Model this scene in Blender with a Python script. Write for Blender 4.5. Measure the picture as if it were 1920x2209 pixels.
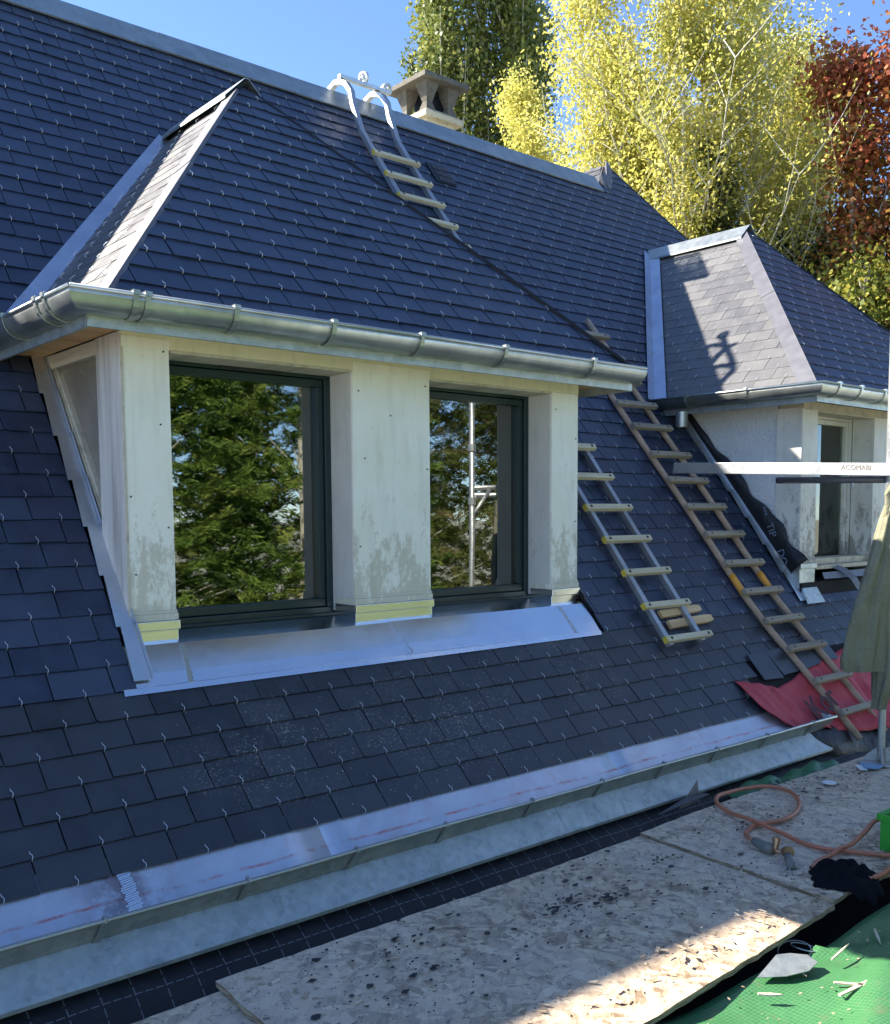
import bpy, math, random
import numpy as np
from mathutils import Vector, Matrix
R = math.radians
rnd = random.Random(7)
for o in list(bpy.data.objects): bpy.data.objects.remove(o)
scene = bpy.context.scene
C = scene.collection

# ------------------------------------------------------------------ camera
cam_d = bpy.data.cameras.new('camera'); cam = bpy.data.objects.new('camera', cam_d); C.objects.link(cam)
FW = Vector((0.649, 0.756, -0.0873)); RT = Vector((0.7585, -0.6516, -0.00648))
FW.normalize(); RT = (RT - FW*RT.dot(FW)).normalized(); UP = RT.cross(FW)
cam.matrix_world = Matrix(((RT.x, UP.x, -FW.x, -1.5438), (RT.y, UP.y, -FW.y, -3.6427), (RT.z, UP.z, -FW.z, 0.65), (0, 0, 0, 1)))
cam_d.sensor_width = 36; cam_d.sensor_fit = 'HORIZONTAL'
cam_d.lens = 36*2119.72/1920
cam_d.shift_x = (960-951.87)/1920; cam_d.shift_y = (1292.5-1104.5)/1920
cam_d.clip_start = 0.05; cam_d.clip_end = 900
scene.camera = cam
# ------------------------------------------------------------------ world, sun, exposure
SUN = Vector((-0.8, 1.0, 0.985)).normalized()
world = bpy.data.worlds.new('World'); scene.world = world; world.use_nodes = True
nt = world.node_tree; bg = nt.nodes['Background']
sky = nt.nodes.new('ShaderNodeTexSky'); sky.sky_type = 'NISHITA'; sky.sun_disc = False
sky.sun_elevation = math.asin(SUN.z); sky.sun_rotation = math.atan2(SUN.x, SUN.y)
sky.air_density = 0.6; sky.dust_density = 0.0; sky.ozone_density = 4.0; sky.altitude = 100
nt.links.new(sky.outputs[0], bg.inputs[0]); bg.inputs[1].default_value = 0.090
sd = bpy.data.lights.new('sun', 'SUN'); sd.energy = 4.3; sd.angle = R(0.55); sd.color = (1.0, 0.93, 0.82)
so = bpy.data.objects.new('sun', sd); C.objects.link(so)
so.rotation_euler = SUN.to_track_quat('Z', 'Y').to_euler(); so.location = (-8, 10, 12)
scene.view_settings.view_transform = 'Standard'; scene.view_settings.look = 'None'
scene.view_settings.exposure = 2.15; scene.view_settings.gamma = 1

# ------------------------------------------------------------------ materials
def ramp(nt, fac, stops, interp='LINEAR'):
    r = nt.nodes.new('ShaderNodeValToRGB'); r.color_ramp.interpolation = interp
    el = r.color_ramp.elements
    while len(el) < len(stops): el.new(0.5)
    for e, (p, c) in zip(el, stops):
        e.position = p; e.color = (c, c, c, 1) if isinstance(c, (int, float)) else (*c, 1)
    nt.links.new(fac, r.inputs[0]); return r.outputs[0]
class MT:
    def __init__(s, name, rough=.5, metal=0, spec=.5):
        s.m = bpy.data.materials.new(name); s.m.use_nodes = True; s.nt = s.m.node_tree
        s.b = s.nt.nodes['Principled BSDF']; s.out = s.nt.nodes['Material Output']
        s.b.inputs['Roughness'].default_value = rough; s.b.inputs['Metallic'].default_value = metal
        s.b.inputs['Specular IOR Level'].default_value = spec
        s.tc = s.nt.nodes.new('ShaderNodeTexCoord'); s.geo = s.tc.outputs['Object']
    def n(s, t, **k):
        x = s.nt.nodes.new(t)
        for a, v in k.items(): setattr(x, a, v)
        return x
    def l(s, a, b): s.nt.links.new(a, b)
    def val(s, sock, v):
        if hasattr(v, 'is_linked') or hasattr(v, 'links'): s.l(v, sock)
        else: sock.default_value = v
    def map(s, scale=(1, 1, 1), rot=(0, 0, 0), loc=(0, 0, 0), vec=None):
        m = s.n('ShaderNodeMapping'); m.inputs['Scale'].default_value = scale; m.inputs['Rotation'].default_value = rot
        m.inputs['Location'].default_value = loc; s.l(vec or s.geo, m.inputs[0]); return m.outputs[0]
    def noise(s, scale, detail=4, rough=.55, vec=None, dist=0, color=False):
        x = s.n('ShaderNodeTexNoise'); x.inputs['Scale'].default_value = scale; x.inputs['Detail'].default_value = detail
        x.inputs['Roughness'].default_value = rough; x.inputs['Distortion'].default_value = dist
        s.l(vec or s.geo, x.inputs[0]); return x.outputs[1 if color else 0]
    def vor(s, scale, vec=None, feature='F1', out='Distance'):
        x = s.n('ShaderNodeTexVoronoi', feature=feature); x.inputs['Scale'].default_value = scale
        s.l(vec or s.geo, x.inputs['Vector']); return x.outputs[out]
    def math(s, op, a, b=0.0, clamp=False):
        x = s.n('ShaderNodeMath', operation=op, use_clamp=clamp); s.val(x.inputs[0], a); s.val(x.inputs[1], b); return x.outputs[0]
    def mix(s, f, a, b, mode='MIX'):
        x = s.n('ShaderNodeMix', data_type='RGBA', blend_type=mode)
        s.val(x.inputs[0], f)
        for sock, v in ((x.inputs[6], a), (x.inputs[7], b)):
            if isinstance(v, tuple): sock.default_value = (*v, 1)
            else: s.l(v, sock)
        return x.outputs[2]
    def xyz(s, vec=None):
        x = s.n('ShaderNodeSeparateXYZ'); s.l(vec or s.geo, x.inputs[0]); return x.outputs
    def attr(s, name='tint'):
        return s.n('ShaderNodeAttribute', attribute_name=name).outputs['Fac']
    def color(s, c):
        if isinstance(c, tuple): s.b.inputs['Base Color'].default_value = (*c, 1)
        else: s.l(c, s.b.inputs['Base Color'])
        return s
    def rough(s, r): s.val(s.b.inputs['Roughness'], r); return s
    def bump(s, h, strength=.3, dist=.01):
        x = s.n('ShaderNodeBump'); x.inputs['Strength'].default_value = strength; x.inputs['Distance'].default_value = dist
        s.l(h, x.inputs['Height']); s.l(x.outputs[0], s.b.inputs['Normal']); return s
def rr(t, n, lo, hi): return ramp(t.nt, n, [(0, lo), (1, hi)])

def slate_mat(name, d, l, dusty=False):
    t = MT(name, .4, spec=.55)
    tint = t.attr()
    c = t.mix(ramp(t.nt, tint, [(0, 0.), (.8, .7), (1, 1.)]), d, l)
    c = t.mix(t.math('LESS_THAN', tint, -.5), c, tuple(x*.25 for x in d))  # negative tint: edge faces darkened, lip shade put into the colour
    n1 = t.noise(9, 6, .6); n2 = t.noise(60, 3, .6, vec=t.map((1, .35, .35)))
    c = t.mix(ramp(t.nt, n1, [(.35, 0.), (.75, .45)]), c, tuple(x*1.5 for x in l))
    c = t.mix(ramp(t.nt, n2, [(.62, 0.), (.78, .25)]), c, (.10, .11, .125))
    if dusty:
        x, y, z = t.xyz()
        def blob(cx, cy, sx, sy):
            a = t.math('POWER', t.math('DIVIDE', t.math('SUBTRACT', x, cx), sx), 2)
            b = t.math('POWER', t.math('DIVIDE', t.math('SUBTRACT', y, cy), sy), 2)
            return t.math('SUBTRACT', 1, t.math('ADD', a, b), clamp=True)
        m = t.math('ADD', blob(.35, -.42, .42, .22), blob(1.25, -.42, .6, .24), clamp=True)
        m = t.math('ADD', m, blob(2.22, -.35, .28, .3), clamp=True)
        sp = ramp(t.nt, t.noise(95, 4, .75), [(.56, 0.), (.63, 1.)])
        sp2 = ramp(t.nt, t.noise(5, 4, .7), [(.42, 0.), (.62, 1.)])
        f = t.math('MULTIPLY', t.math('MULTIPLY', sp, sp2), m)
        c = t.mix(t.math('MULTIPLY', f, .85), c, (.42, .39, .33))
        st = ramp(t.nt, t.noise(14, 5, .7, vec=t.map((1.6, .5, .5), loc=(3, 0, 0))), [(.6, 0.), (.74, .3)])
        c = t.mix(t.math('MULTIPLY', st, m), c, (.25, .24, .22))
        w = ramp(t.nt, t.noise(230, 2, .5), [(.74, 0.), (.76, .8)])
        c = t.mix(t.math('MULTIPLY', w, ramp(t.nt, t.noise(2.5), [(.45, 0.), (.6, 1.)])), c, (.55, .55, .55))
    t.color(c)
    t.rough(t.math('ADD', rr(t, n1, .3, .5), t.math('MULTIPLY', tint, .08)))
    h = t.math('ADD', t.noise(14, 6, .65, vec=t.map((1, .6, .6))), t.math('MULTIPLY', t.noise(120, 3), .25))
    t.bump(h, .28, .006)
    return t.m
M = {}
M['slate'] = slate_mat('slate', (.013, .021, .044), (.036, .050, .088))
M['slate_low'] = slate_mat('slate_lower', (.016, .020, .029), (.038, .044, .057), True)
M['slate_side'] = slate_mat('slate_side', (.066, .065, .070), (.100, .098, .098))  # paler copy of the slate, sunlight on the side slopes put into its colour

def metal(name, c1, c2, r1, r2, scale=6, bump=.12, bscale=4, stain=None, metallic=.9, spangle=0):
    t = MT(name, .35, metallic)
    n = t.noise(scale, 5, .6)
    c = t.mix(ramp(t.nt, n, [(.3, 0.), (.7, 1.)]), c1, c2)
    if spangle:
        v = t.vor(spangle, out='Color', feature='F1'); sx = t.xyz(v)
        c = t.mix(t.math('MULTIPLY', sx[0], .35), c, tuple(min(1, x*1.35) for x in c2))
    if stain:
        sc, st, lo, hi = stain
        c = t.mix(ramp(t.nt, t.noise(st, 6, .7, dist=.6), [(lo, 0.), (hi, .8)]), c, sc)
    t.color(c); t.rough(rr(t, t.noise(scale*2.3, 4), r1, r2))
    t.bump(t.noise(bscale, 3, .5), bump, .02)
    return t
M['zinc'] = metal('zinc', (.34, .37, .36), (.52, .54, .51), .28, .5, 7, .10, 5, ((.30, .32, .27), 11, .55, .75)).m
M['zinc_old'] = metal('zinc_weathered', (.30, .33, .33), (.45, .48, .46), .42, .6, 9, .12, 6, ((.24, .27, .24), 13, .55, .72), .8, 40).m
M['zinc_new'] = metal('zinc_new', (.80, .84, .88), (.90, .92, .95), .13, .28, 4, .13, 3.2, ((.62, .65, .70), 6, .6, .8), 1.0).m
M['zinc_sheet'] = metal('zinc_sheet', (.52, .55, .60), (.66, .69, .72), .34, .5, 6, .15, 4, None, .85).m
def gutter_strip():
    t = metal('zinc_gutter_floor', (.50, .52, .58), (.62, .64, .70), .32, .5, 6, .12, 4, None, .8)
    src = t.b.inputs['Base Color'].links[0].from_socket
    x, y, z = t.xyz()
    line = t.math('SUBTRACT', 1, t.math('MULTIPLY', t.math('ABSOLUTE', t.math('ADD', y, t.math('ADD', .704, t.math('MULTIPLY', t.noise(2.2, 5, .7), .035)))), 170), clamp=True)
    brk = ramp(t.nt, t.noise(9, 6, .75, vec=t.map((1, .4, .4))), [(.42, 0.), (.62, .85)])
    c = t.mix(t.math('MULTIPLY', line, brk), src, (.55, .09, .06))
    bl = ramp(t.nt, t.noise(5, 5, .7, dist=.8), [(.55, 0.), (.78, .5)])
    c = t.mix(bl, c, (.50, .30, .27))
    # dirty solder joint near the left end
    m = t.math('SUBTRACT', 1, t.math('MULTIPLY', t.math('ABSOLUTE', t.math('ADD', x, .35)), 5), clamp=True)
    c = t.mix(t.math('MULTIPLY', m, ramp(t.nt, t.noise(9, 4, .7), [(.4, 0.), (.55, .9)])), c, (.22, .17, .19))
    t.color(c); return t.m
M['gutter_floor'] = gutter_strip()
M['lead'] = metal('hip_flashing_grey', (.085, .085, .10), (.13, .13, .145), .42, .55, 8, .1, 6, ((.2, .2, .2), 16, .62, .8), .2).m
M['valley'] = metal('valley_zinc', (.42, .46, .56), (.55, .59, .68), .35, .5, 5, .1, 5, ((.42, .33, .33), 9, .58, .78), .8).m
M['alu'] = metal('aluminium', (.36, .37, .39), (.48, .49, .50), .4, .55, 10, .04, 20, ((.4, .42, .44), 30, .66, .74), .85).m
M['steel'] = metal('galvanised_steel', (.45, .47, .47), (.6, .61, .6), .4, .55, 14, .1, 30, None, .8, 60).m
M['hook'] = MT('stainless_hook', .35, .7).color((.80, .81, .82)).m
M['spindle'] = metal('jack_steel', (.42, .4, .36), (.55, .53, .49), .45, .6, 20, .1, 20, None, .6).m

def paint(name, base, top, peel, lo=.5, hi=.6, zgrad=0.0, rough=.55, scale=6.5):
    t = MT(name, rough)
    x, y, z = t.xyz()
    c = t.mix(ramp(t.nt, t.noise(3, 5, .6), [(.35, 0.), (.7, 1.)]), base, top)
    sp = ramp(t.nt, t.noise(38, 4, .7), [(.64, 0.), (.70, .55)])
    c = t.mix(sp, c, peel)
    n = t.noise(scale, 12, .80, vec=t.map((1.6, 1.6, .8)), dist=.15)
    if zgrad: n = t.math('ADD', n, t.math('MULTIPLY', t.math('SUBTRACT', .62, z), zgrad))
    c = t.mix(ramp(t.nt, n, [(lo, 0.), (hi, .8)]), c, peel)
    c = t.mix(ramp(t.nt, t.noise(16, 4, .6, vec=t.map((1, 1, .15))), [(.5, 0.), (.8, .3)]), c, tuple(v*.6 for v in peel))
    t.color(c); t.rough(rr(t, n, rough-.1, rough+.25)); t.bump(n, .25, .004)
    return t.m
M['paint'] = paint('painted_panel', (.80, .79, .72), (.74, .73, .60), (.50, .46, .36), .54, .60, .36)
M['paint_up'] = paint('painted_lintel', (.72, .70, .52), (.62, .59, .42), (.38, .35, .24), .6, .7, 0)
M['paint_in'] = paint('painted_reveal', (.60, .58, .55), (.52, .50, .47), (.33, .30, .26), .58, .7, .05)
M['paint_old'] = paint('weathered_white_paint', (.70, .68, .62), (.58, .55, .48), (.25, .22, .19), .52, .58, .25, scale=9)
def wood(name, a, b, dark, axis=2, rough=.7, fine=60, bmp=.35):
    t = MT(name, rough, spec=.3)
    sc = [1, 1, 1]; sc[axis] = .08
    v = t.map(tuple(sc))
    n = t.noise(fine, 6, .65, vec=v, dist=.4); n2 = t.noise(fine*.25, 4, .6, vec=v)
    c = t.mix(ramp(t.nt, n, [(.3, 0.), (.7, 1.)]), a, b)
    c = t.mix(ramp(t.nt, n2, [(.5, 0.), (.72, .7)]), c, dark)
    t.color(c); t.bump(n, bmp, .004); return t.m
M['wood_post'] = wood('weathered_post_wood', (.50, .46, .42), (.66, .62, .57), (.26, .23, .2), 2)
M['wood_frame'] = wood('weathered_frame_wood', (.42, .38, .30), (.60, .55, .45), (.2, .17, .13), 1)
M['wood_rung'] = wood('rung_wood', (.50, .44, .30), (.66, .58, .42), (.36, .30, .2), 0)
M['wood_rung_old'] = wood('old_rung_wood', (.24, .20, .15), (.36, .31, .24), (.12, .1, .08), 0)
M['wood_rail'] = wood('ladder_rail_wood', (.36, .24, .16), (.50, .36, .26), (.22, .15, .1), 1, fine=40)
M['pine'] = wood('new_pine', (.60, .40, .20), (.72, .52, .30), (.42, .25, .12), 0)
M['soffit'] = wood('soffit_boards', (.52, .30, .14), (.66, .44, .24), (.34, .18, .08), 0)
M['bark'] = wood('bark', (.26, .23, .18), (.42, .38, .32), (.12, .1, .08), 2, fine=20)
M['bark_pale'] = wood('pale_bark', (.40, .38, .30), (.55, .52, .42), (.2, .18, .14), 2, fine=20)
M['frame'] = MT('dark_window_frame', .32, spec=.5).color((.012, .028, .030)).m
M['black'] = MT('black_plastic', .5).color((.008, .009, .012)).m
M['deck'] = MT('roof_underlay', .9).color((.004, .004, .006)).m
M['dark_in'] = MT('dark_interior', .9).color((.03, .028, .025)).m
M['curtain'] = MT('curtain', .9).color((.55, .55, .52)).m
M['yellow'] = MT('yellow_cap', .5).color((.60, .46, .06)).m
M['orange'] = MT('orange_sticker', .5).color((.75, .32, .03)).m
M['white'] = MT('white_card', .5).color((.75, .77, .75)).m
M['bluecard'] = MT('printed_card', .4).color((.18, .33, .5)).m
M['print'] = MT('black_print', .7).color((.06, .012, .02)).m
M['printw'] = MT('grey_print', .7).color((.16, .20, .27)).m
M['printo'] = MT('tan_print', .6).color((.16, .13, .09)).m
def concrete(name, a, b, d):
    t = MT(name, .9, spec=.2); n = t.noise(6, 8, .7)
    c = t.mix(ramp(t.nt, n, [(.3, 0.), (.7, 1.)]), a, b)
    c = t.mix(ramp(t.nt, t.noise(22, 6, .75), [(.55, 0.), (.68, .8)]), c, d)
    t.color(c); t.bump(t.noise(70, 5, .7), .4, .01); return t.m
M['concrete'] = concrete('chimney_concrete', (.09, .08, .065), (.16, .145, .12), (.035, .03, .025))
M['render'] = concrete('chimney_render', (.42, .37, .26), (.54, .48, .35), (.26, .21, .14))
M['wall'] = concrete('house_wall', (.55, .52, .45), (.62, .6, .52), (.4, .38, .32))
t = MT('stucco', .9, spec=.2); n = t.noise(55, 6, .6)
t.color(t.mix(ramp(t.nt, t.noise(3, 5, .6), [(.3, 0.), (.75, 1.)]), (.62, .63, .66), (.74, .74, .74))); t.bump(n, .9, .02); M['stucco'] = t.m
# OSB ------------------------------------------------
t = MT('osb', .75, spec=.25)
def flakes(rot, sc, seed):
    v = t.map((sc*1.0, sc*.26, 1), (0, 0, 0), (seed, seed*1.7, 0), vec=t.map((1, 1, 1), (0, 0, rot)))
    w = t.n('ShaderNodeVectorMath', operation='ADD'); d = t.n('ShaderNodeVectorMath', operation='SCALE')
    t.l(t.noise(14, 3, .6, color=True), d.inputs[0]); d.inputs['Scale'].default_value = .9; t.l(v, w.inputs[0]); t.l(d.outputs[0], w.inputs[1])
    x = t.n('ShaderNodeTexVoronoi'); x.inputs['Scale'].default_value = 1; t.l(w.outputs[0], x.inputs['Vector'])
    return t.xyz(x.outputs['Color'])[0], x.outputs['Distance']
fs = [flakes(a, s, i*3.1) for i, (a, s) in enumerate([(.35, 34), (1.25, 30), (2.2, 38), (2.9, 26), (.8, 60)])]
sel = t.xyz(t.vor(24, out='Color'))
v = t.mix(ramp(t.nt, sel[0], [(.3, 0.), (.34, 1.)]), fs[0][0], fs[1][0])
v = t.mix(ramp(t.nt, sel[1], [(.5, 0.), (.54, 1.)]), v, fs[2][0])
v = t.mix(ramp(t.nt, sel[2], [(.62, 0.), (.66, 1.)]), v, fs[3][0])
v = t.mix(.3, v, fs[4][0])
c = ramp(t.nt, v, [(.1, (.18, .12, .07)), (.3, (.37, .265, .175)), (.55, (.53, .395, .26)), (.8, (.66, .51, .34)), (1., (.75, .61, .42))])
grey = ramp(t.nt, t.noise(2.2, 6, .65), [(.35, 0.25), (.6, .8)])
x_, y_, z_ = t.xyz()
near = t.math('MULTIPLY', t.math('ADD', y_, 1.98), 4.5, clamp=True)  # mask for the shaded part, coloured lighter grey to lift the ridge shadow
c = t.mix(t.math('MULTIPLY', grey, t.math('ADD', .12, t.math('MULTIPLY', near, .55))), c, (.66, .55, .45))
c = t.mix(ramp(t.nt, t.noise(48, 3, .7), [(.60, 0.), (.66, .8)]), c, (.13, .1, .085))
c = t.mix(ramp(t.nt, t.noise(6, 8, .8), [(.60, 0.), (.72, .65)]), c, (.10, .08, .07))
t.color(c); t.bump(t.math('ADD', v, t.math('MULTIPLY', t.noise(90, 4), .4)), .55, .006); M['osb'] = t.m
t = MT('osb_edge', .85); t.color(t.mix(ramp(t.nt, t.noise(30, 4, .7, vec=t.map((.4, .4, 9))), [(.4, 0.), (.6, 1.)]), (.13, .09, .05), (.45, .34, .22))); M['osb_edge'] = t.m
t = MT('wood_flake', .7); t.color(t.mix(t.attr(), (.32, .23, .15), (.70, .58, .42))); M['flake'] = t.m
# tarp ------------------------------------------------
def uvgrid(t, su, sv, width):
    uv = t.xyz(t.tc.outputs['UV'])
    def lines(a, s):
        f = t.math('FRACT', t.math('MULTIPLY', a, s)); return t.math('LESS_THAN', f, width)
    return lines(uv[0], su), lines(uv[1], sv), uv
def tarp(name, a, b, line):
    t = MT(name, .42, spec=.4)
    lu, lv, uv = uvgrid(t, 62, 85, .14)
    c = t.mix(ramp(t.nt, t.noise(5, 5, .6), [(.3, 0.), (.7, 1.)]), a, b)
    c = t.mix(t.math('MULTIPLY', t.math('MAXIMUM', lu, lv), .55), c, line)
    c = t.mix(ramp(t.nt, t.noise(14, 7, .75), [(.56, 0.), (.7, .6)]), c, (.14, .13, .08))
    t.color(c); t.bump(t.math('ADD', t.noise(18, 4, .6), t.math('MULTIPLY', t.math('MAXIMUM', lu, lv), .3)), .4, .008)
    return t.m
M['tarp'] = tarp('green_tarp', (.030, .125, .042), (.050, .17, .060), (.13, .28, .14))
M['tarp_dark'] = tarp('dark_green_tarp', (.012, .10, .03), (.02, .15, .05), (.05, .2, .1))
t = MT('underlay_black', .6, spec=.35)
uv = t.xyz(t.tc.outputs['UV'])
def dash(a, b, s, w, ds, dl):
    return t.math('MULTIPLY', t.math('LESS_THAN', t.math('FRACT', t.math('MULTIPLY', a, s)), w), t.math('LESS_THAN', t.math('FRACT', t.math('MULTIPLY', b, ds)), dl))
g = t.math('MAXIMUM', dash(uv[0], uv[1], 10, .035, 26, .75), dash(uv[1], uv[0], 10, .035, 30, .75))
c = t.mix(ramp(t.nt, t.noise(8, 6, .7), [(.3, 0.), (.7, 1.)]), (.008, .009, .012), (.022, .021, .024))
c = t.mix(ramp(t.nt, t.noise(160, 2, .6), [(.68, 0.), (.72, .3)]), c, (.25, .24, .2))
t.color(t.mix(t.math('MULTIPLY', g, .55), c, (.22, .24, .26))); t.bump(t.noise(10, 4), .4, .02); M['membrane'] = t.m
t = MT('membrane_plain', .5, spec=.4); t.color(t.mix(t.noise(6, 5), (.006, .007, .010), (.022, .022, .026))); t.bump(t.noise(9, 5), .6, .03); M['membrane_plain'] = t.m
t = MT('red_membrane', .6, spec=.3); n = t.noise(5, 6, .65)
c = t.mix(ramp(t.nt, n, [(.3, 0.), (.7, 1.)]), (.45, .045, .06), (.60, .085, .10))
c = t.mix(ramp(t.nt, t.noise(17, 7, .75), [(.6, 0.), (.7, .6)]), c, (.12, .03, .035)); t.color(c); t.bump(t.noise(11, 5), .5, .02); M['red'] = t.m
t = MT('work_jacket', .9, spec=.15); n = t.noise(6, 5, .6)
c = t.mix(ramp(t.nt, n, [(.3, 0.), (.7, 1.)]), (.185, .175, .115), (.235, .225, .155))
c = t.mix(ramp(t.nt, t.noise(11, 5, .7), [(.70, 0.), (.74, .7)]), c, (.09, .075, .05)); t.color(c); t.bump(t.math('ADD', t.noise(14, 5, .65, dist=.8), t.math('MULTIPLY', t.noise(300, 3, .6), .08)), .8, .03); M['jacket'] = t.m
t = MT('black_cloth', .95, spec=.1); t.color(t.mix(t.noise(12), (.004, .004, .006), (.012, .012, .015))); t.bump(t.noise(150, 3), .4, .003); M['cloth'] = t.m
t = MT('orange_hose', .5); t.color(t.mix(ramp(t.nt, t.noise(22, 5, .7), [(.4, 0.), (.75, 1.)]), (.52, .17, .085), (.36, .15, .09))); M['hose'] = t.m
t = MT('brass', .4, .8); t.color(t.mix(t.noise(25), (.32, .17, .10), (.46, .30, .18))); M['brass'] = t.m
t = MT('grey_handle', .6); t.color(t.mix(t.noise(30), (.10, .10, .09), (.22, .21, .18))); M['handle'] = t.m
M['green_plastic'] = MT('green_plastic', .4).color((.035, .30, .03)).m
t = MT('chips', .6); t.color(t.mix(t.attr(), (.012, .013, .017), (.05, .052, .06))); M['chip'] = t.m
t = MT('pale_bounce_ground', .95, spec=.1)  # unseen ground, made pale to bounce more sunlight onto the shaded front
c = t.mix(ramp(t.nt, t.noise(1.2, 6, .7), [(.35, 0.), (.65, 1.)]), (.38, .385, .30), (.48, .475, .39)); t.color(c); t.bump(t.noise(20, 5), .6, .05); M['ground'] = t.m
# glass: reflection over a see-through pane
def glass(name, boost):
    m = bpy.data.materials.new(name); m.use_nodes = True; n = m.node_tree; n.nodes.clear()
    out = n.nodes.new('ShaderNodeOutputMaterial'); mix = n.nodes.new('ShaderNodeMixShader')
    g = n.nodes.new('ShaderNodeBsdfGlossy'); g.inputs['Roughness'].default_value = 0.012; g.inputs['Color'].default_value = (.95, 1, .96, 1)
    tr = n.nodes.new('ShaderNodeBsdfTransparent'); tr.inputs[0].default_value = (.75, .8, .76, 1)
    f = n.nodes.new('ShaderNodeFresnel'); f.inputs[0].default_value = boost
    nz = n.nodes.new('ShaderNodeTexNoise'); nz.inputs['Scale'].default_value = 1.6; nz.inputs['Detail'].default_value = 1
    bp = n.nodes.new('ShaderNodeBump'); bp.inputs['Strength'].default_value = .02; bp.inputs['Distance'].default_value = .05
    tc = n.nodes.new('ShaderNodeTexCoord'); n.links.new(tc.outputs['Object'], nz.inputs[0]); n.links.new(nz.outputs[0], bp.inputs['Height']); n.links.new(bp.outputs[0], g.inputs['Normal'])
    n.links.new(f.outputs[0], mix.inputs[0]); n.links.new(tr.outputs[0], mix.inputs[1]); n.links.new(g.outputs[0], mix.inputs[2]); n.links.new(mix.outputs[0], out.inputs[0])
    return m
M['glass'] = glass('window_glass', 2.45)
M['glass_old'] = glass('old_window_glass', 1.9)
t = MT('dusty_side_pane', .22); c = t.mix(ramp(t.nt, t.noise(4, 5, .6), [(.3, 0.), (.7, 1.)]), (.17, .145, .115), (.25, .22, .18)); c = t.mix(ramp(t.nt, t.noise(26, 5, .7), [(.6, 0.), (.7, .35)]), c, (.42, .40, .36)); t.color(c); M['side_pane'] = t.m
def leaf(name, stops, trans=.5, rough=.6):
    m = bpy.data.materials.new(name); m.use_nodes = True; n = m.node_tree; n.nodes.clear()
    out = n.nodes.new('ShaderNodeOutputMaterial'); mix = n.nodes.new('ShaderNodeMixShader'); mix.inputs[0].default_value = trans
    at = n.nodes.new('ShaderNodeAttribute'); at.attribute_name = 'tint'
    col = ramp(n, at.outputs['Fac'], stops)
    p = n.nodes.new('ShaderNodeBsdfPrincipled'); p.inputs['Roughness'].default_value = rough; p.inputs['Specular IOR Level'].default_value = .35
    tr = n.nodes.new('ShaderNodeBsdfTranslucent')
    n.links.new(col, p.inputs['Base Color']); n.links.new(col, tr.inputs['Color'])
    n.links.new(p.outputs[0], mix.inputs[1]); n.links.new(tr.outputs[0], mix.inputs[2]); n.links.new(mix.outputs[0], out.inputs[0])
    return m
M['leaf_yellow'] = leaf('yellow_leaves', [(0, (.26, .30, .06)), (.35, (.46, .45, .10)), (.7, (.64, .57, .15)), (1, (.76, .67, .30))], .55)
M['leaf_poplar'] = leaf('poplar_leaves', [(0, (.07, .10, .025)), (.5, (.17, .20, .045)), (.85, (.32, .32, .09)), (1, (.50, .45, .17))], .4, .45)
M['leaf_red'] = leaf('red_leaves', [(0, (.12, .13, .03)), (.35, (.30, .19, .05)), (.65, (.36, .12, .05)), (1, (.50, .14, .08))], .45)
M['leaf_green'] = leaf('autumn_green_leaves', [(0, (.10, .14, .02)), (.5, (.24, .27, .05)), (.8, (.44, .38, .07)), (1, (.50, .24, .06))], .45)
M['leaf_dark'] = leaf('dark_green_leaves', [(0, (.012, .03, .008)), (.6, (.03, .06, .015)), (1, (.07, .10, .03))], .25)
M['needle_pale'] = leaf('pale_needles', [(0, (.05, .07, .02)), (.6, (.13, .15, .045)), (1, (.30, .26, .10))], .3)
M['needle'] = leaf('conifer_sprays', [(0, (.05, .10, .02)), (.45, (.15, .25, .04)), (.85, (.29, .38, .075)), (1, (.46, .46, .14))], .4)
M['leaf_brown'] = leaf('brown_green_leaves', [(0, (.07, .10, .02)), (.55, (.15, .19, .045)), (.85, (.26, .25, .08)), (1, (.40, .30, .16))], .4)

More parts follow.
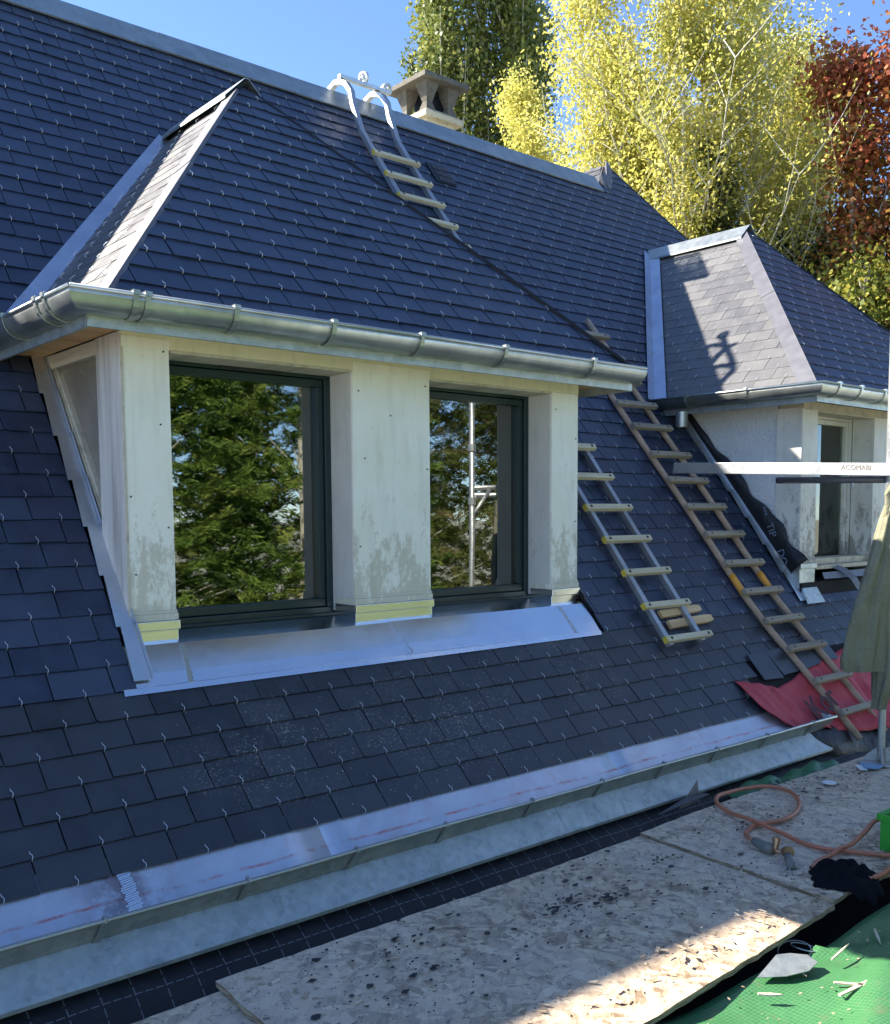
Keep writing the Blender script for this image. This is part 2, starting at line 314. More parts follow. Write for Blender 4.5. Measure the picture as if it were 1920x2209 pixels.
# ------------------------------------------------------------------ mesh helpers
def V(*a): return Vector(a)
class MB:
    def __init__(s): s.v = []; s.f = []; s.t = []; s.uv = []
    def add(s, vs, fs, tint=0.):
        b = len(s.v); s.v += [tuple(p) for p in vs]; s.f += [tuple(b+i for i in f) for f in fs]; s.t += [tint]*len(fs); return b
    def hexa(s, p, tint=0.):   # 8 corners: bottom 4 ccw, top 4 ccw
        s.add(p, [(3, 2, 1, 0), (4, 5, 6, 7), (0, 1, 5, 4), (1, 2, 6, 5), (2, 3, 7, 6), (3, 0, 4, 7)], tint)
    def box(s, a, b, tint=0.):
        x0, y0, z0 = a; x1, y1, z1 = b
        s.hexa([(x0, y0, z0), (x1, y0, z0), (x1, y1, z0), (x0, y1, z0), (x0, y0, z1), (x1, y0, z1), (x1, y1, z1), (x0, y1, z1)], tint)
    def obox(s, c, ax, ay, az, tint=0.):   # centre and half-axis vectors
        c = Vector(c); s.hexa([c-ax-ay-az, c+ax-ay-az, c+ax+ay-az, c-ax+ay-az, c-ax-ay+az, c+ax-ay+az, c+ax+ay+az, c-ax+ay+az], tint)
    def slab(s, poly, n, tint=0.):     # polygon extruded by vector n
        k = len(poly); n = Vector(n); p = [Vector(q) for q in poly]
        s.add(p+[q+n for q in p], [tuple(range(k-1, -1, -1)), tuple(range(k, 2*k))]+[(i, (i+1) % k, k+(i+1) % k, k+i) for i in range(k)], tint)
    def sweep(s, path, prof, closed=True, frame=None, caps=True, tint=0.):
        # prof: list of (a,b) ; frame(i)-> (A,B) vectors
        n = len(prof); b = len(s.v)
        for i, p in enumerate(path):
            A, B = frame(i); p = Vector(p)
            s.v += [tuple(p+A*a+B*c) for a, c in prof]
        m = n if closed else n-1
        for i in range(len(path)-1):
            for j in range(m):
                k = (j+1) % n; s.f.append((b+i*n+j, b+i*n+k, b+(i+1)*n+k, b+(i+1)*n+j)); s.t.append(tint)
        if caps and closed:
            s.f += [tuple(b+j for j in range(n-1, -1, -1)), tuple(b+(len(path)-1)*n+j for j in range(n))]; s.t += [tint]*2
    def tube(s, pts, r, n=8, tint=0., caps=True):
        pts = [Vector(p) for p in pts]; rs = r if isinstance(r, (list, tuple)) else [r]*len(pts)
        b = len(s.v); prev = None
        for i, p in enumerate(pts):
            d = (pts[min(i+1, len(pts)-1)]-pts[max(i-1, 0)]).normalized()
            if prev is None: a = d.orthogonal().normalized()
            else: a = (prev-d*prev.dot(d)); a = a.normalized() if a.length > 1e-6 else d.orthogonal().normalized()
            prev = a; c = d.cross(a)
            s.v += [tuple(p+(a*math.cos(2*math.pi*j/n)+c*math.sin(2*math.pi*j/n))*rs[i]) for j in range(n)]
        for i in range(len(pts)-1):
            for j in range(n):
                k = (j+1) % n; s.f.append((b+i*n+j, b+i*n+k, b+(i+1)*n+k, b+(i+1)*n+j)); s.t.append(tint)
        if caps:
            s.f += [tuple(b+j for j in range(n-1, -1, -1)), tuple(b+(len(pts)-1)*n+j for j in range(n))]; s.t += [tint]*2
    def build(s, name, mat, parent=None, smooth=False, bevel=0, uv=None, solid=0, sub=0):
        off = Vector((0, 0, 0)); q = parent
        while q: off += q.location; q = q.parent
        me = bpy.data.meshes.new(name)
        me.from_pydata([tuple(Vector(p)-off) for p in s.v], [], s.f)
        a = me.attributes.new('tint', 'FLOAT', 'FACE'); a.data.foreach_set('value', s.t)
        if uv:
            l = me.uv_layers.new(name='UVMap'); co = [uv[lp.vertex_index] for lp in me.loops]
            l.data.foreach_set('uv', [x for c in co for x in c])
        if smooth: me.polygons.foreach_set('use_smooth', [True]*len(me.polygons))
        me.materials.append(mat); me.update()
        o = bpy.data.objects.new(name, me); C.objects.link(o)
        if parent: o.parent = parent
        if bevel:
            m = o.modifiers.new('b', 'BEVEL'); m.width = bevel; m.segments = 2; m.limit_method = 'ANGLE'
        if sub:
            m = o.modifiers.new('s', 'SUBSURF'); m.levels = sub; m.render_levels = sub
        if solid:
            m = o.modifiers.new('t', 'SOLIDIFY'); m.thickness = solid; m.offset = 0
        return o
def tag(o, label=None, cat=None, group=None, kind=None):
    if label: o['label'] = label
    if cat: o['category'] = cat
    if group: o['group'] = group
    if kind: o['kind'] = kind
    return o
def empty(name, loc, label, cat, group=None):
    o = bpy.data.objects.new(name, None); C.objects.link(o); o.location = loc; o.empty_display_size = .1
    return tag(o, label, cat, group)
def box(name, a, b, mat, parent=None, bevel=0):
    m = MB(); m.box(a, b); return m.build(name, mat, parent, bevel=bevel)
def quad(name, pts, mat, parent=None, thick=.004, n=None, bevel=0):
    m = MB(); p = [Vector(q) for q in pts]; nn = n or (p[1]-p[0]).cross(p[2]-p[0]).normalized()
    m.slab(pts, Vector(nn)*thick); return m.build(name, mat, parent, bevel=bevel)

# ------------------------------------------------------------------ slates
def clip(poly, conv):
    out = poly
    k = len(conv)
    for i in range(k):
        ax, ay = conv[i]; bx, by = conv[(i+1) % k]; inp = out; out = []
        def side(p): return (bx-ax)*(p[1]-ay)-(by-ay)*(p[0]-ax)
        for j in range(len(inp)):
            p, q = inp[j], inp[(j+1) % len(inp)]; sp, sq = side(p), side(q)
            if sp >= 0: out.append(p)
            if (sp >= 0) != (sq >= 0):
                t = sp/(sp-sq); out.append((p[0]+t*(q[0]-p[0]), p[1]+t*(q[1]-p[1])))
        if len(out) < 3: return []
    return out
def inside(p, conv, m=0):
    k = len(conv)
    for i in range(k):
        ax, ay = conv[i]; bx, by = conv[(i+1) % k]; L = math.hypot(bx-ax, by-ay)
        if ((bx-ax)*(p[1]-ay)-(by-ay)*(p[0]-ax))/L < m: return False
    return True
EXP = .1139; SW = .22
HOOKS = []
def slate_field(mb, O, U, Vv, N, conv, seed, phase=0., r0=None, r1=None, base=.0, hooks=True, e=EXP, hbase=.0088, dark=True):
    rg = random.Random(seed); us = [p[0] for p in conv]; vs = [p[1] for p in conv]
    r0 = math.floor(min(vs)/e) if r0 is None else r0; r1 = math.ceil(max(vs)/e) if r1 is None else r1
    for r in range(r0, r1):
        v0 = r*e; ext = .028
        u = math.floor((min(us)-1)/SW)*SW + phase + (SW/2 if r % 2 else 0) + rg.uniform(-.006, .006)
        edges = [u]
        while edges[-1] < max(us)+.3:
            w = SW
            if rg.random() < .015: w = SW*1.0
            edges.append(edges[-1]+w)
        for i in range(len(edges)-1):
            g = .0017 if dark else .0012; a, b = edges[i]+g+rg.uniform(0, .001), edges[i+1]-g-rg.uniform(0, .001)
            dv = rg.uniform(-.0018, .0018); rot = rg.uniform(-.0022, .0022)
            rect = [(a, v0+dv-rot), (b, v0+dv+rot), (b, v0+e+ext), (a, v0+e+ext)]
            if rg.random() < .22:   # a nicked lower corner
                cc = rg.uniform(.005, .014)
                rect = [(a, v0+dv-rot+cc*.6), (a+cc, v0+dv-rot)] + rect[1:] if rg.random() < .5 else [rect[0], (b-cc, v0+dv+rot), (b, v0+dv+rot+cc*.6)]+rect[2:]
            pc = clip(rect, conv)
            if not pc: continue
            hb = hbase*rg.uniform(.88, 1.22); tw = rg.uniform(-.0012, .0012)
            top = []; bot = []
            for (pu, pv) in pc:
                h = base+.0015+hb*(1-(pv-v0)/(e+ext))+tw*((pu-a)/SW-.5)*2
                top.append(O+U*pu+Vv*pv+N*h); bot.append(O+U*pu+Vv*pv+N*(base-.002))
            k = len(pc)
            tn_ = rg.random(); mb.add(top+bot, [tuple(range(k))]+[(k+j, k+(j+1) % k, (j+1) % k, j) for j in range(k)], tn_)
            if dark: mb.t[-k:] = [-1.]*k  # edge faces marked near black, painting the shadow lines under each slate
            hu, hv = (a+b)/2, v0
            if hooks and inside((hu, hv+.012), conv, .012): HOOKS.append((O+U*hu+Vv*hv+N*base, U, Vv, N, rg.uniform(-.25, .25)))
    return mb
def hook_geo(mb, h):
    P, U, Vv, N, a = h
    W = (U*math.cos(a)+Vv*math.sin(a))
    pts = [(0, -.001, .000), (0, -.005, .008), (.0005, -.002, .0145), (.0035, .006, .0155), (.003, .012, .0150), (-.002, .018, .0150), (-.0015, .026, .0140)]
    mb.tube([P+W*x+Vv*y+N*z for x, y, z in pts], .00120, 5)

# ------------------------------------------------------------------ house
house = empty('house', (0, 0, 0), 'slate roofed house with two hipped dormers and zinc gutters under repair', 'house')
YB, ZB = -.1855, .001
A1, A2 = R(52.162), R(46.3)
O0 = V(0, YB, ZB); UX = V(1, 0, 0)
V1 = V(0, math.cos(A1), math.sin(A1)); N1 = V(0, -math.sin(A1), math.cos(A1))
V2 = V(0, math.cos(A2), math.sin(A2)); N2 = V(0, -math.sin(A2), math.cos(A2))
def mp(x, k, h=0):    # point on the main roof, k courses up from the break
    return O0+(UX*x)+((V1*k*EXP+N1*h) if k >= 0 else (V2*k*EXP+N2*h))
def kz(z): return (z-ZB)/(EXP*math.sin(A1))
KR = kz(3.80)      # ridge
XE = 6.05          # ridge meets the wing
def hipx(z): return 6.37+.744*(4.11-z)
XL = -5.5
# wing: the front plane rises to its own apex beyond the end of the ridge
APX = (6.37, kz(4.11)*EXP)
D2 = V(4.7251, -.1254, .052)
d1x = (-.062, 2.588); d2x = (D2.x-.055, D2.x+2.60)
KT = 16
roofm = MB(); lowm = MB(); deck = MB()
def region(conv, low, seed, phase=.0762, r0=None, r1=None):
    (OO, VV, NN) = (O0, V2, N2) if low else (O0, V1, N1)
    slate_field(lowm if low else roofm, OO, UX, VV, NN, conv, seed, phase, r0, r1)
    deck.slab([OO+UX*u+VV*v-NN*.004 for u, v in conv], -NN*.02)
E = EXP
hx0, hxT = hipx(0), hipx(0+ZB+KT*E*math.sin(A1))
# left of dormer, between the dormers, right of them, and everything above
# lower flared courses stop short at the right where slates are missing
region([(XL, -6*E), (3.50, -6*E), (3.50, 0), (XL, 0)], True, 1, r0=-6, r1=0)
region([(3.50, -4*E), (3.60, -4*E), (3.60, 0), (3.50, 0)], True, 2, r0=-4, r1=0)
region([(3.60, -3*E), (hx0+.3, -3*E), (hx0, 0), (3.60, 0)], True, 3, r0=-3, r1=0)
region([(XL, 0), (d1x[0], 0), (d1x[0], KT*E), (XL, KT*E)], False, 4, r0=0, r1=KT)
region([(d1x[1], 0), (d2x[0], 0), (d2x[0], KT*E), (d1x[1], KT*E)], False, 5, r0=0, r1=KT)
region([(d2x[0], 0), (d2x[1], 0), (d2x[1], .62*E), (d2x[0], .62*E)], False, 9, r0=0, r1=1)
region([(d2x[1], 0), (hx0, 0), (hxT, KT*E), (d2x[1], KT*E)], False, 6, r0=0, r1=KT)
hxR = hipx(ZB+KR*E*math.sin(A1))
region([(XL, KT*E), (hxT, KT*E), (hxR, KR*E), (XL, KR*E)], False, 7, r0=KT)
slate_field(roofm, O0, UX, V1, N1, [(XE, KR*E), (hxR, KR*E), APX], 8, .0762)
deck.slab([O0+UX*u+V1*v-N1*.004 for u, v in [(XE, KR*E), (hxR, KR*E), APX]], -N1*.02)
deck.slab([mp(3.5, -6), mp(hx0+.4, -6), mp(hx0+.4, -3), mp(3.5, -3)], -N2*.02)
main_roof = deck.build('main_roof', M['deck'], house)
tag(main_roof, 'steep main roof plane of dark blue slate')
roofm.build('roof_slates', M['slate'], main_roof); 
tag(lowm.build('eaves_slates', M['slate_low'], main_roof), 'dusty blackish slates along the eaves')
# odd loose slates over the torn part at the right
lm = MB()
for (x, k, w, h, a) in [(3.73, -4.15, .20, .19, -.06), (3.97, -4.05, .26, .18, .04), (4.22, -3.95, .21, .17, .10), (4.45, -3.8, .22, .16, -.08)]:
    c = mp(x, k+.6, .02); ax = UX*math.cos(a)+V2*math.sin(a); ay = -UX*math.sin(a)+V2*math.cos(a)
    lm.obox(c, ax*w/2, ay*h/2, N2*.003, rnd.random())
tag(lm.build('loose_slates', M['slate_low'], main_roof), 'crooked slates left hanging over the torn red membrane')
# ridge
rz, ry = ZB+KR*E*math.sin(A1), YB+KR*E*math.cos(A1)
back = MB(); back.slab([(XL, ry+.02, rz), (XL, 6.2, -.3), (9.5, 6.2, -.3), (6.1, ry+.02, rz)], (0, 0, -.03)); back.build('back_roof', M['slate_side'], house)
rc = MB()
prof = [(-.175, .028), (-.17, .034), (-.02, .030), (.0, .045), (.02, .045)]
def capsec(x): return [O0+UX*x+V1*(KR*E-.165)+N1*.016, O0+UX*x+V1*(KR*E-.165)+N1*.026, O0+UX*x+V1*(KR*E-.012)+N1*.026, V(x, ry, rz+.048), V(x, ry+.03, rz+.048), V(x, ry+.16, rz-.14)]
xs = [XL+1.0*i for i in range(0, 12)]; xs = [x for x in xs if x < 5.93]+[5.93]
for i in range(len(xs)-1):
    a, b = capsec(xs[i]), capsec(xs[i+1]+(.02 if i < len(xs)-2 else 0)); up = V(0, 0, .002*(i % 2))
    n = len(a); rc.add([p+up for p in a]+[p+up for p in b], [(j, n+j, n+j+1, j+1) for j in range(n-1)])
tag(rc.build('ridge_cap', M['zinc'], house, solid=.003), 'long grey zinc ridge capping')
# wing behind the ridge end
wg = MB(); ap = V(6.37, 3.01, 4.11)
lf = [(ap.x, ap.y, ap.z), (5.82, 3.12, 3.52), (5.82, 7, 3.52), (ap.x, 7, ap.z)]
wg.slab([(ap.x, ap.y+.02, ap.z), (6.02, 2.80, 3.80), (5.55, 3.2, 3.30), (5.55, 7, 3.30), (ap.x, 7, ap.z)], (0.02, 0, -.02))
wing = wg.build('wing_roof', M['slate_side'], house)
ws = MB(); wu = V(0, 1, 0); wd = V(ap.x-5.55, 0, ap.z-3.30).normalized(); wn = wd.cross(wu); wn = wn if wn.x < 0 else -wn
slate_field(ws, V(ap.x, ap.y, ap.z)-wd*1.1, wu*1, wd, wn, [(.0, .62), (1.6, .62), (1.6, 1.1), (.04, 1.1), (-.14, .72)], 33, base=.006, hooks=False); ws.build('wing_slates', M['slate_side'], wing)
hipe = MB(); hipe.slab([ap+V(-.03, -.03, .03), V(6.06, 2.735, 3.79), V(6.15, 2.72, 3.70), ap+V(.02, -.06, -.05)], N1*.012)
hipe.slab([V(6.00, 2.77, 3.86), V(6.06, 2.735, 3.66), V(6.13, 2.735, 3.66), V(6.10, 2.80, 3.92)], N1*.03)
hipe.build('hip_cover', M['lead'], wing)
eg = MB(); eg.tube([ap+V(.02, -.0, .0), V(hipx(2.5)+.01, YB+kz(2.5)*E*math.cos(A1), 2.5), V(hipx(.2), YB+.14, .2)], .014, 6); eg.build('verge_trim', M['black'], wing)
bk = MB(); bk.slab([ap, V(6.37, 7, 4.11), V(11, 7, -.5), V(hipx(-.2), -.3, -.2)], (0, 0, -.02)); bk.build('wing_side_roof', M['slate'], wing)
# walls below the eaves
box('house_wall', (XL, -.50, -3.6), (9.4, -.35, -.69), M['wall'], house)
q_ = MB(); q_.slab([(XL+.02, -.68, -.62), (XL+.02, ry, rz-.04), (XL+.02, 6.15, -.33), (XL+.02, 6.15, -3.6), (XL+.02, -.5, -3.6), (XL+.02, -.5, -.62)], (.1, 0, 0)); q_.build('gable_wall', M['wall'], house)
q_ = MB(); q_.slab([(XL, -.80, -.66), (9.4, -.80, -.66), (9.4, -.4, -.66), (XL, -.4, -.66)], (0, 0, -.02)); q_.build('eaves_soffit', M['deck'], house)
box('back_wall', (XL, 6.0, -3.6), (9.4, 6.15, -.3), M['wall'], house)
box('gable_wall', (9.2, -.35, -3.6), (9.4, 6, -.4), M['wall'], house)
# roof vent tile
vt = MB(); kv = kz(3.29)
for i in range(8):
    for j in range(3):
        vt.obox(mp(3.55+.016+.021*i, kv-.95+.62*j, .022), UX*.004, V1*.026+UX*.004, N1*.004)
vb = MB(); vb.obox(mp(3.615, kv-.3, .014), UX*.10, V1*.115, N1*.005); vent = vb.build('roof_vent', M['black'], house); vt.build('vent_grille', M['lead'], vent)
tag(vent, 'small dark louvred vent tile')
# chimney (behind the ridge)
cx, cy = 4.20, 3.20
ch = MB(); ch.box((cx, cy, 2.2), (cx+.33, cy+.36, 4.13)); chim = ch.build('chimney', M['render'], house, bevel=.006)
tag(chim, 'pale rendered chimney with a concrete cowl on four stubby legs')
sl = MB(); sl.box((cx-.055, cy-.055, 4.10), (cx+.385, cy+.415, 4.145))
sl.hexa([(cx-.055, cy-.055, 4.147), (cx+.385, cy-.055, 4.147), (cx+.385, cy+.415, 4.147), (cx-.055, cy+.415, 4.147), (cx+.0, cy+.0, 4.185), (cx+.33, cy, 4.185), (cx+.33, cy+.36, 4.185), (cx, cy+.36, 4.185)])
sl.build('crown', M['render'], chim)
for ix in (0, 1):
    for iy in (0, 1):
        lg = MB(); px, py = cx+.04+ix*.25, cy+.04+iy*.28; sx, sy = (1-2*ix), (1-2*iy)
        for (z0, z1, a, b) in [(4.17, 4.25, .055, .03), (4.25, 4.405, .03, .075)]:
            lg.hexa([(px-a, py-a, z0), (px+a, py-a, z0), (px+a, py+a, z0), (px-a, py+a, z0), (px-b, py-b, z1), (px+b, py-b, z1), (px+b, py+b, z1), (px-b, py+b, z1)])
        lg.build('cowl_leg', M['concrete'], chim)
ct = MB(); ct.hexa([(cx-.10, cy-.10, 4.405), (cx+.43, cy-.10, 4.405), (cx+.43, cy+.46, 4.405), (cx-.10, cy+.46, 4.405), (cx-.09, cy-.09, 4.455), (cx+.42, cy-.09, 4.455), (cx+.42, cy+.45, 4.455), (cx-.09, cy+.45, 4.455)])
ct.hexa([(cx-.07, cy-.07, 4.4552), (cx+.40, cy-.07, 4.4552), (cx+.40, cy+.43, 4.4552), (cx-.07, cy+.43, 4.4552), (cx+.1, cy+.1, 4.47), (cx+.23, cy+.1, 4.47), (cx+.23, cy+.26, 4.47), (cx+.1, cy+.26, 4.47)])
ct.build('cowl_top', M['concrete'], chim, bevel=.006)
box('cowl_shade_core', (cx+.13, cy+.10, 4.15), (cx+.33, cy+.33, 4.40), M['black'], chim)  # black box added between the legs to paint the cowl's shaded inside

# eaves gutter lying on the slope --------------------
def lp(x, s, h=0): return O0+UX*x-V2*s+N2*h       # s metres below the break
XG = 3.90
gf = MB(); segs = [(-5.5, -2.2), (-2.2, .41), (.41, 2.05), (2.05, XG-.03)]
sF = (.785-.1855)/math.cos(A2)
for a, b in segs:
    n = 14; path = [a+(b-a)*i/n for i in range(n+1)]
    pr = [(.62, .001), (.70, .001), (.79, .002), (sF-.02, .004), (sF, .014)]
    st = len(gf.v)
    for x in path:
        for s_, h in pr: gf.v.append(tuple(lp(x, s_+.0, h+.0015*math.sin(x*9))))
    m_ = len(pr)
    for i in range(n):
        for j in range(m_-1): gf.f.append((st+i*m_+j, st+(i+1)*m_+j, st+(i+1)*m_+j+1, st+i*m_+j+1)); gf.t.append(0)
eg_ = empty('eaves_gutter', (0, 0, 0), None, None)
bpy.data.objects.remove(eg_)
fl = gf.build('eaves_gutter', M['gutter_floor'], house, smooth=True, solid=.002); tag(fl, 'sloping zinc gutter along the eaves, smeared with red chalk')
# front upstand leaning out, with a rolled rim
FT = V(0, -.826, -.558); FBt = V(0, -.787, -.627)
up = MB()
up.slab([V(XL, 0, 0)+FBt, V(XG, 0, 0)+FBt, V(XG+.03, 0, 0)+FT, V(XL, 0, 0)+FT], (0, -.002, -.001))
up.slab([V(XL, 0, 0)+FBt, V(XG, 0, 0)+FBt, V(XG+.03, 0, 0)+FT, V(XL, 0, 0)+FT][::-1], (0, .0025, .001))
up.build('gutter_upstand', M['zinc_old'], fl)
rim = MB(); rim.tube([V(XL+i*.4, 0, 0)+FT+V(0, -.004, .002*math.sin(i*1.7)) for i in range(int((XG+.03-XL)/.4)+1)]+[V(XG+.03, 0, 0)+FT+V(0, -.004, 0)], .0085, 8); rim.build('gutter_rim', M['zinc'], fl, smooth=True)
endc = MB(); endc.slab([V(XG, 0, 0)+FBt, V(XG+.03, 0, 0)+FT, lp(XG+.01, sF-.09, .03)], (.003, 0, 0)); endc.build('gutter_end', M['zinc_old'], fl)
for x in [-.95, -.462, .023, .465, .892, 1.372, 1.822, 2.276, 2.718, 3.191, 3.666]:
    b = MB(); B = V(x-.012, 0, 0)
    b.slab([B+FBt+V(-.012, -.004, -.004), B+FBt+V(.014, -.004, -.004), B+FT+V(.024, -.014, 0), B+FT+V(0, -.014, 0)], (0, -.002, -.001))
    b.tube([B+FT+V(.012, -.012, -.004), B+FT+V(.012, -.012, .010), B+FT+V(.012, .004, .013), B+FT+V(.012, .012, .004)], .004, 6)
    b.build('gutter_bracket', M['zinc'], fl)
ap_ = MB()
for a, b, o in [(-5.5, -3.2, .002), (-3.2, -1.2, 0), (-1.2, .05, .002), (.05, 1.55, 0.0), (1.55, 3.0, .002), (3.0, XG, 0)]:
    ap_.slab([lp(a, sF-.01, -.002+o), lp(b+.03, sF-.01, -.002+o), lp(b+.03, sF+.128, -.006+o), lp(a, sF+.128, -.006+o)], -N2*.002)
    ap_.slab([lp(a, sF+.128, -.006+o), lp(b+.03, sF+.128, -.006+o), lp(b+.03, sF+.137, -.014+o), lp(a, sF+.137, -.014+o)], -N2*.002)
ap_.build('eaves_apron', M['zinc_old'], fl)
# solder seam in the gutter
ss = MB()
for i in range(26):
    s_ = .625+.19*i/25
    ss.obox(lp(-.33+rnd.uniform(-.004, .004), s_, .005), UX*rnd.uniform(.018, .026)+V2*.003, V2*.003, N2*rnd.uniform(.001, .003))
ss.build('solder_seam', M['zinc_new'], fl)

# ------------------------------------------------------------------ dormers
def bead(mb, pts, r): mb.tube(pts, r, 8)
def dormer(D, kind):
    D = Vector(D); W = 2.58; ov = .213; ol = .13 if kind == 1 else .213; ze = 1.4085; zp = 2.976; yp = 1.298
    P = lambda x, y, z: D+V(x, y, z)
    yroof = lambda z: YB+(z-ZB)*math.cos(A1)/math.sin(A1)          # main roof y at height z
    yl = lambda z: yroof(z+D.z)-D.y                                # local
    main = kind == 1
    body = MB()
    # posts (front faces flush with local y=0)
    posts = [(0, .194), (1.068, 1.518), (2.373, 2.58)] if main else [(0, .20), (1.03, 1.48), (2.35, 2.58)]
    zb = .235
    body.box(P(0, -.003, 1.29), P(W, .18, 1.343))
    root = body.build('dormer', M['paint_up'] if main else M['wood_frame'], house, bevel=.002)
    for i, (a, b) in enumerate(posts):
        q = MB(); q.box(P(a, 0, zb), P(b, .171, 1.2895)); q.build('post', M['paint'] if main else M['paint_old'], root, bevel=.003)
    if main:
        for a, b in [(0, .194), (1.068, 1.518)]:
            q = MB(); q.box(P(a, -.0058, 1.285), P(b, -.0034, 1.325)); q.build('post_cap', M['paint'], root)
    tag(root, 'near dormer with two dark framed windows between blotched cream posts' if main else 'far dormer with white window and rough stucco cheek')
    # plinths: wooden lip, zinc sleeve
    for a, b in posts:
        pl = MB(); zs = MB()
        pl.box(P(a-.006, -.010, .235), P(b+.004, .14, .262)); pl.box(P(a-.003, -.005, .262), P(b+.002, .12, .275))
        zs.box(P(a-.009, -.016, .198), P(b+.007, .15, .234)); zs.box(P(a-.003, -.004, .05), P(b+.003, .16, .1975))
        pl.build('post_foot', M['paint'] if main else M['paint_old'], root, bevel=.002)
        zs.build('post_sleeve', M['zinc_new'] if main else M['zinc_old'], root, bevel=.002)
    hd = MB(); hd.box(P(.2, .004, 1.279), P(W-.2, .18, 1.2895)); hd.build('window_head', M['wood_frame'], root)
    if main:
        for x in (1.068, 2.373): box('window_reveal', P(x-.004, .012, .2), P(x, .176, 1.289), M['paint_in'], root)
        # panel joints and screws
        for x, z in [(.02, 1.31), (.17, 1.28), (.15, 1.0), (.02, .72), (.17, .6), (1.10, 1.2), (1.49, 1.25), (1.13, .9), (1.5, .86), (1.10, .5), (1.28, 1.1), (2.56, 1.05), (2.40, 1.2), (2.56, .6), (.03, .42)]:
            sc = MB(); sc.tube([P(x, -.0035, z), P(x, .001, z)], .0035, 8); sc.build('screw', M['deck'], root)
        sc = MB()
        sc.box(P(1.07, -.0045, 1.30), P(1.515, -.0032, 1.302));         sc.build('panel_joint', M['deck'], root)
        tr = MB(); tr.box(P(-.003, -.004, .27), P(.006, .0, 1.33)); tr.build('corner_bead', M['wood_frame'], root)
    # cheeks
    fillz = .15
    def cheek(x, t, zt):   # triangular wall on plane x
        y0 = .18
        return [P(x, y0, (y0+D.y-YB)*math.tan(A1)+ZB-D.z-.05), P(x, yl(zt)+.03, zt), P(x, y0, zt)]
    if main:
        cp = MB(); cp.box(P(-.004, .006, .28), P(.10, .235, 1.343)); cp.build('corner_post', M['wood_post'], root, bevel=.003)
        fr = MB(); yt = lambda y: (y+D.y-YB)*math.tan(A1)+ZB-D.z
        fr.box(P(.005, .237, 1.285), P(.06, .90, 1.343))
        dv = V(0, math.cos(A1), math.sin(A1)); nv = V(0, -math.sin(A1), math.cos(A1))
        for k, (w, off, xx) in enumerate([(.030, -.012, .003), (.020, .019, .012), (.014, .040, .022)]):
            a = P(xx, .225, yt(.225))+nv*off; b = P(xx, .90, yt(.90))+nv*off
            fr.slab([a, b, b+nv*w, a+nv*w], V(.05, 0, 0))
        fr.build('side_window_frame', M['wood_frame'], root, bevel=.002)
        gl = MB(); gl.slab([P(.045, .23, .50), P(.045, .92, 1.30), P(.045, .23, 1.30)], V(.004, 0, 0)); gl.build('side_window_pane', M['side_pane'], root)
    else:
        st = MB(); st.slab([P(.004, .19, .30), P(.004, yl(1.343)+.05, 1.343), P(.004, .19, 1.343)], V(.06, 0, 0)); st.build('stucco_cheek', M['stucco'], root)
        cp = MB(); cp.box(P(-.004, .004, .28), P(.08, .195, 1.30)); cp.build('corner_post', M['paint_old'], root, bevel=.003)
    rcw = MB(); rcw.slab([P(W-.06, .18, .1), P(W-.06, yl(1.343)+.03, 1.343), P(W-.06, .18, 1.343)], V(.06, 0, 0)); rcw.build('right_cheek', M['stucco'], root)
    # windows
    wins = [(.10, 1.068), (1.44, 2.373)] if main else [(.10, 1.03), (1.42, 2.35)]
    fm = M['frame'] if main else M['paint_old']
    yf = .172
    for wi, (a, b) in enumerate(wins):
        zb0, zt0 = .168, 1.30
        f = MB(); fw = .045; 
        def ring(mb, x0, x1, z0, z1, w, y0, y1, wb=None):
            wb = wb or w
            mb.box(P(x0, y0, z0), P(x1, y1, z0+wb)); mb.box(P(x0, y0, z1-w), P(x1, y1, z1))
            mb.box(P(x0, y0, z0+wb), P(x0+w, y1, z1-w)); mb.box(P(x1-w, y0, z0+wb), P(x1, y1, z1-w))
        ring(f, a, b, zb0, zt0, .036, yf, yf+.07, .05)
        win = f.build('window_frame', fm, root, bevel=.003)
        if main: tag(win, 'dark green frame of the larger left window' if wi == 0 else 'dark green frame of the narrower right window')
        s_ = MB(); ring(s_, a+.040, b-.038, zb0+.052, zt0-.038, .034, yf+.012, yf+.06, .038); s_.build('sash', fm, root, bevel=.004)
        g = MB(); g.box(P(a+.06, yf+.040, zb0+.08), P(b-.06, yf+.044, zt0-.06)); g.build('window_pane', M['glass'] if main else M['glass_old'], root)
        if main:
            si = MB(); si.box(P(a+.08, yf-.045, zb0-.014), P(b+.006, yf+.05, zb0+.006)); si.box(P(a+.1, yf-.02, zb0+.0062), P(b-.001, yf-.001, zb0+.024)); si.build('window_sill', fm, root, bevel=.003)
            if wi == 0:
                vv = MB(); vv.box(P(.50, yf-.010, 1.262), P(.80, yf-.0005, 1.283)); vv.build('window_vent', M['black'], root, bevel=.003)
            for xx in (a+.16, b-.12): box('drain_slot', P(xx, yf-.0215, zb0+.010), P(xx+.03, yf-.0195, zb0+.014), M['black'], root)
        else:
            si = MB(); si.box(P(a+.1, -.01, .185), P(b, yf, .215)); si.box(P(a+.1, .03, .216), P(b, yf, .262)); si.build('window_sill', M['wood_frame'], root, bevel=.004)
    # interior
    it = MB()
    it.slab([P(.08, .26, .06), P(W-.08, .26, .06), P(W-.08, 1.4, .06), P(.08, 1.4, .06)], V(0, 0, -.01))
    it.slab([P(.08, 1.4, .06), P(W-.08, 1.4, .06), P(W-.08, 1.4, 1.36), P(.08, 1.4, 1.36)], V(0, .01, 0))
    it.slab([P(.0, .20, 1.36), P(W, .20, 1.36), P(W, 1.4, 1.36), P(.0, 1.4, 1.36)], V(0, 0, .01))
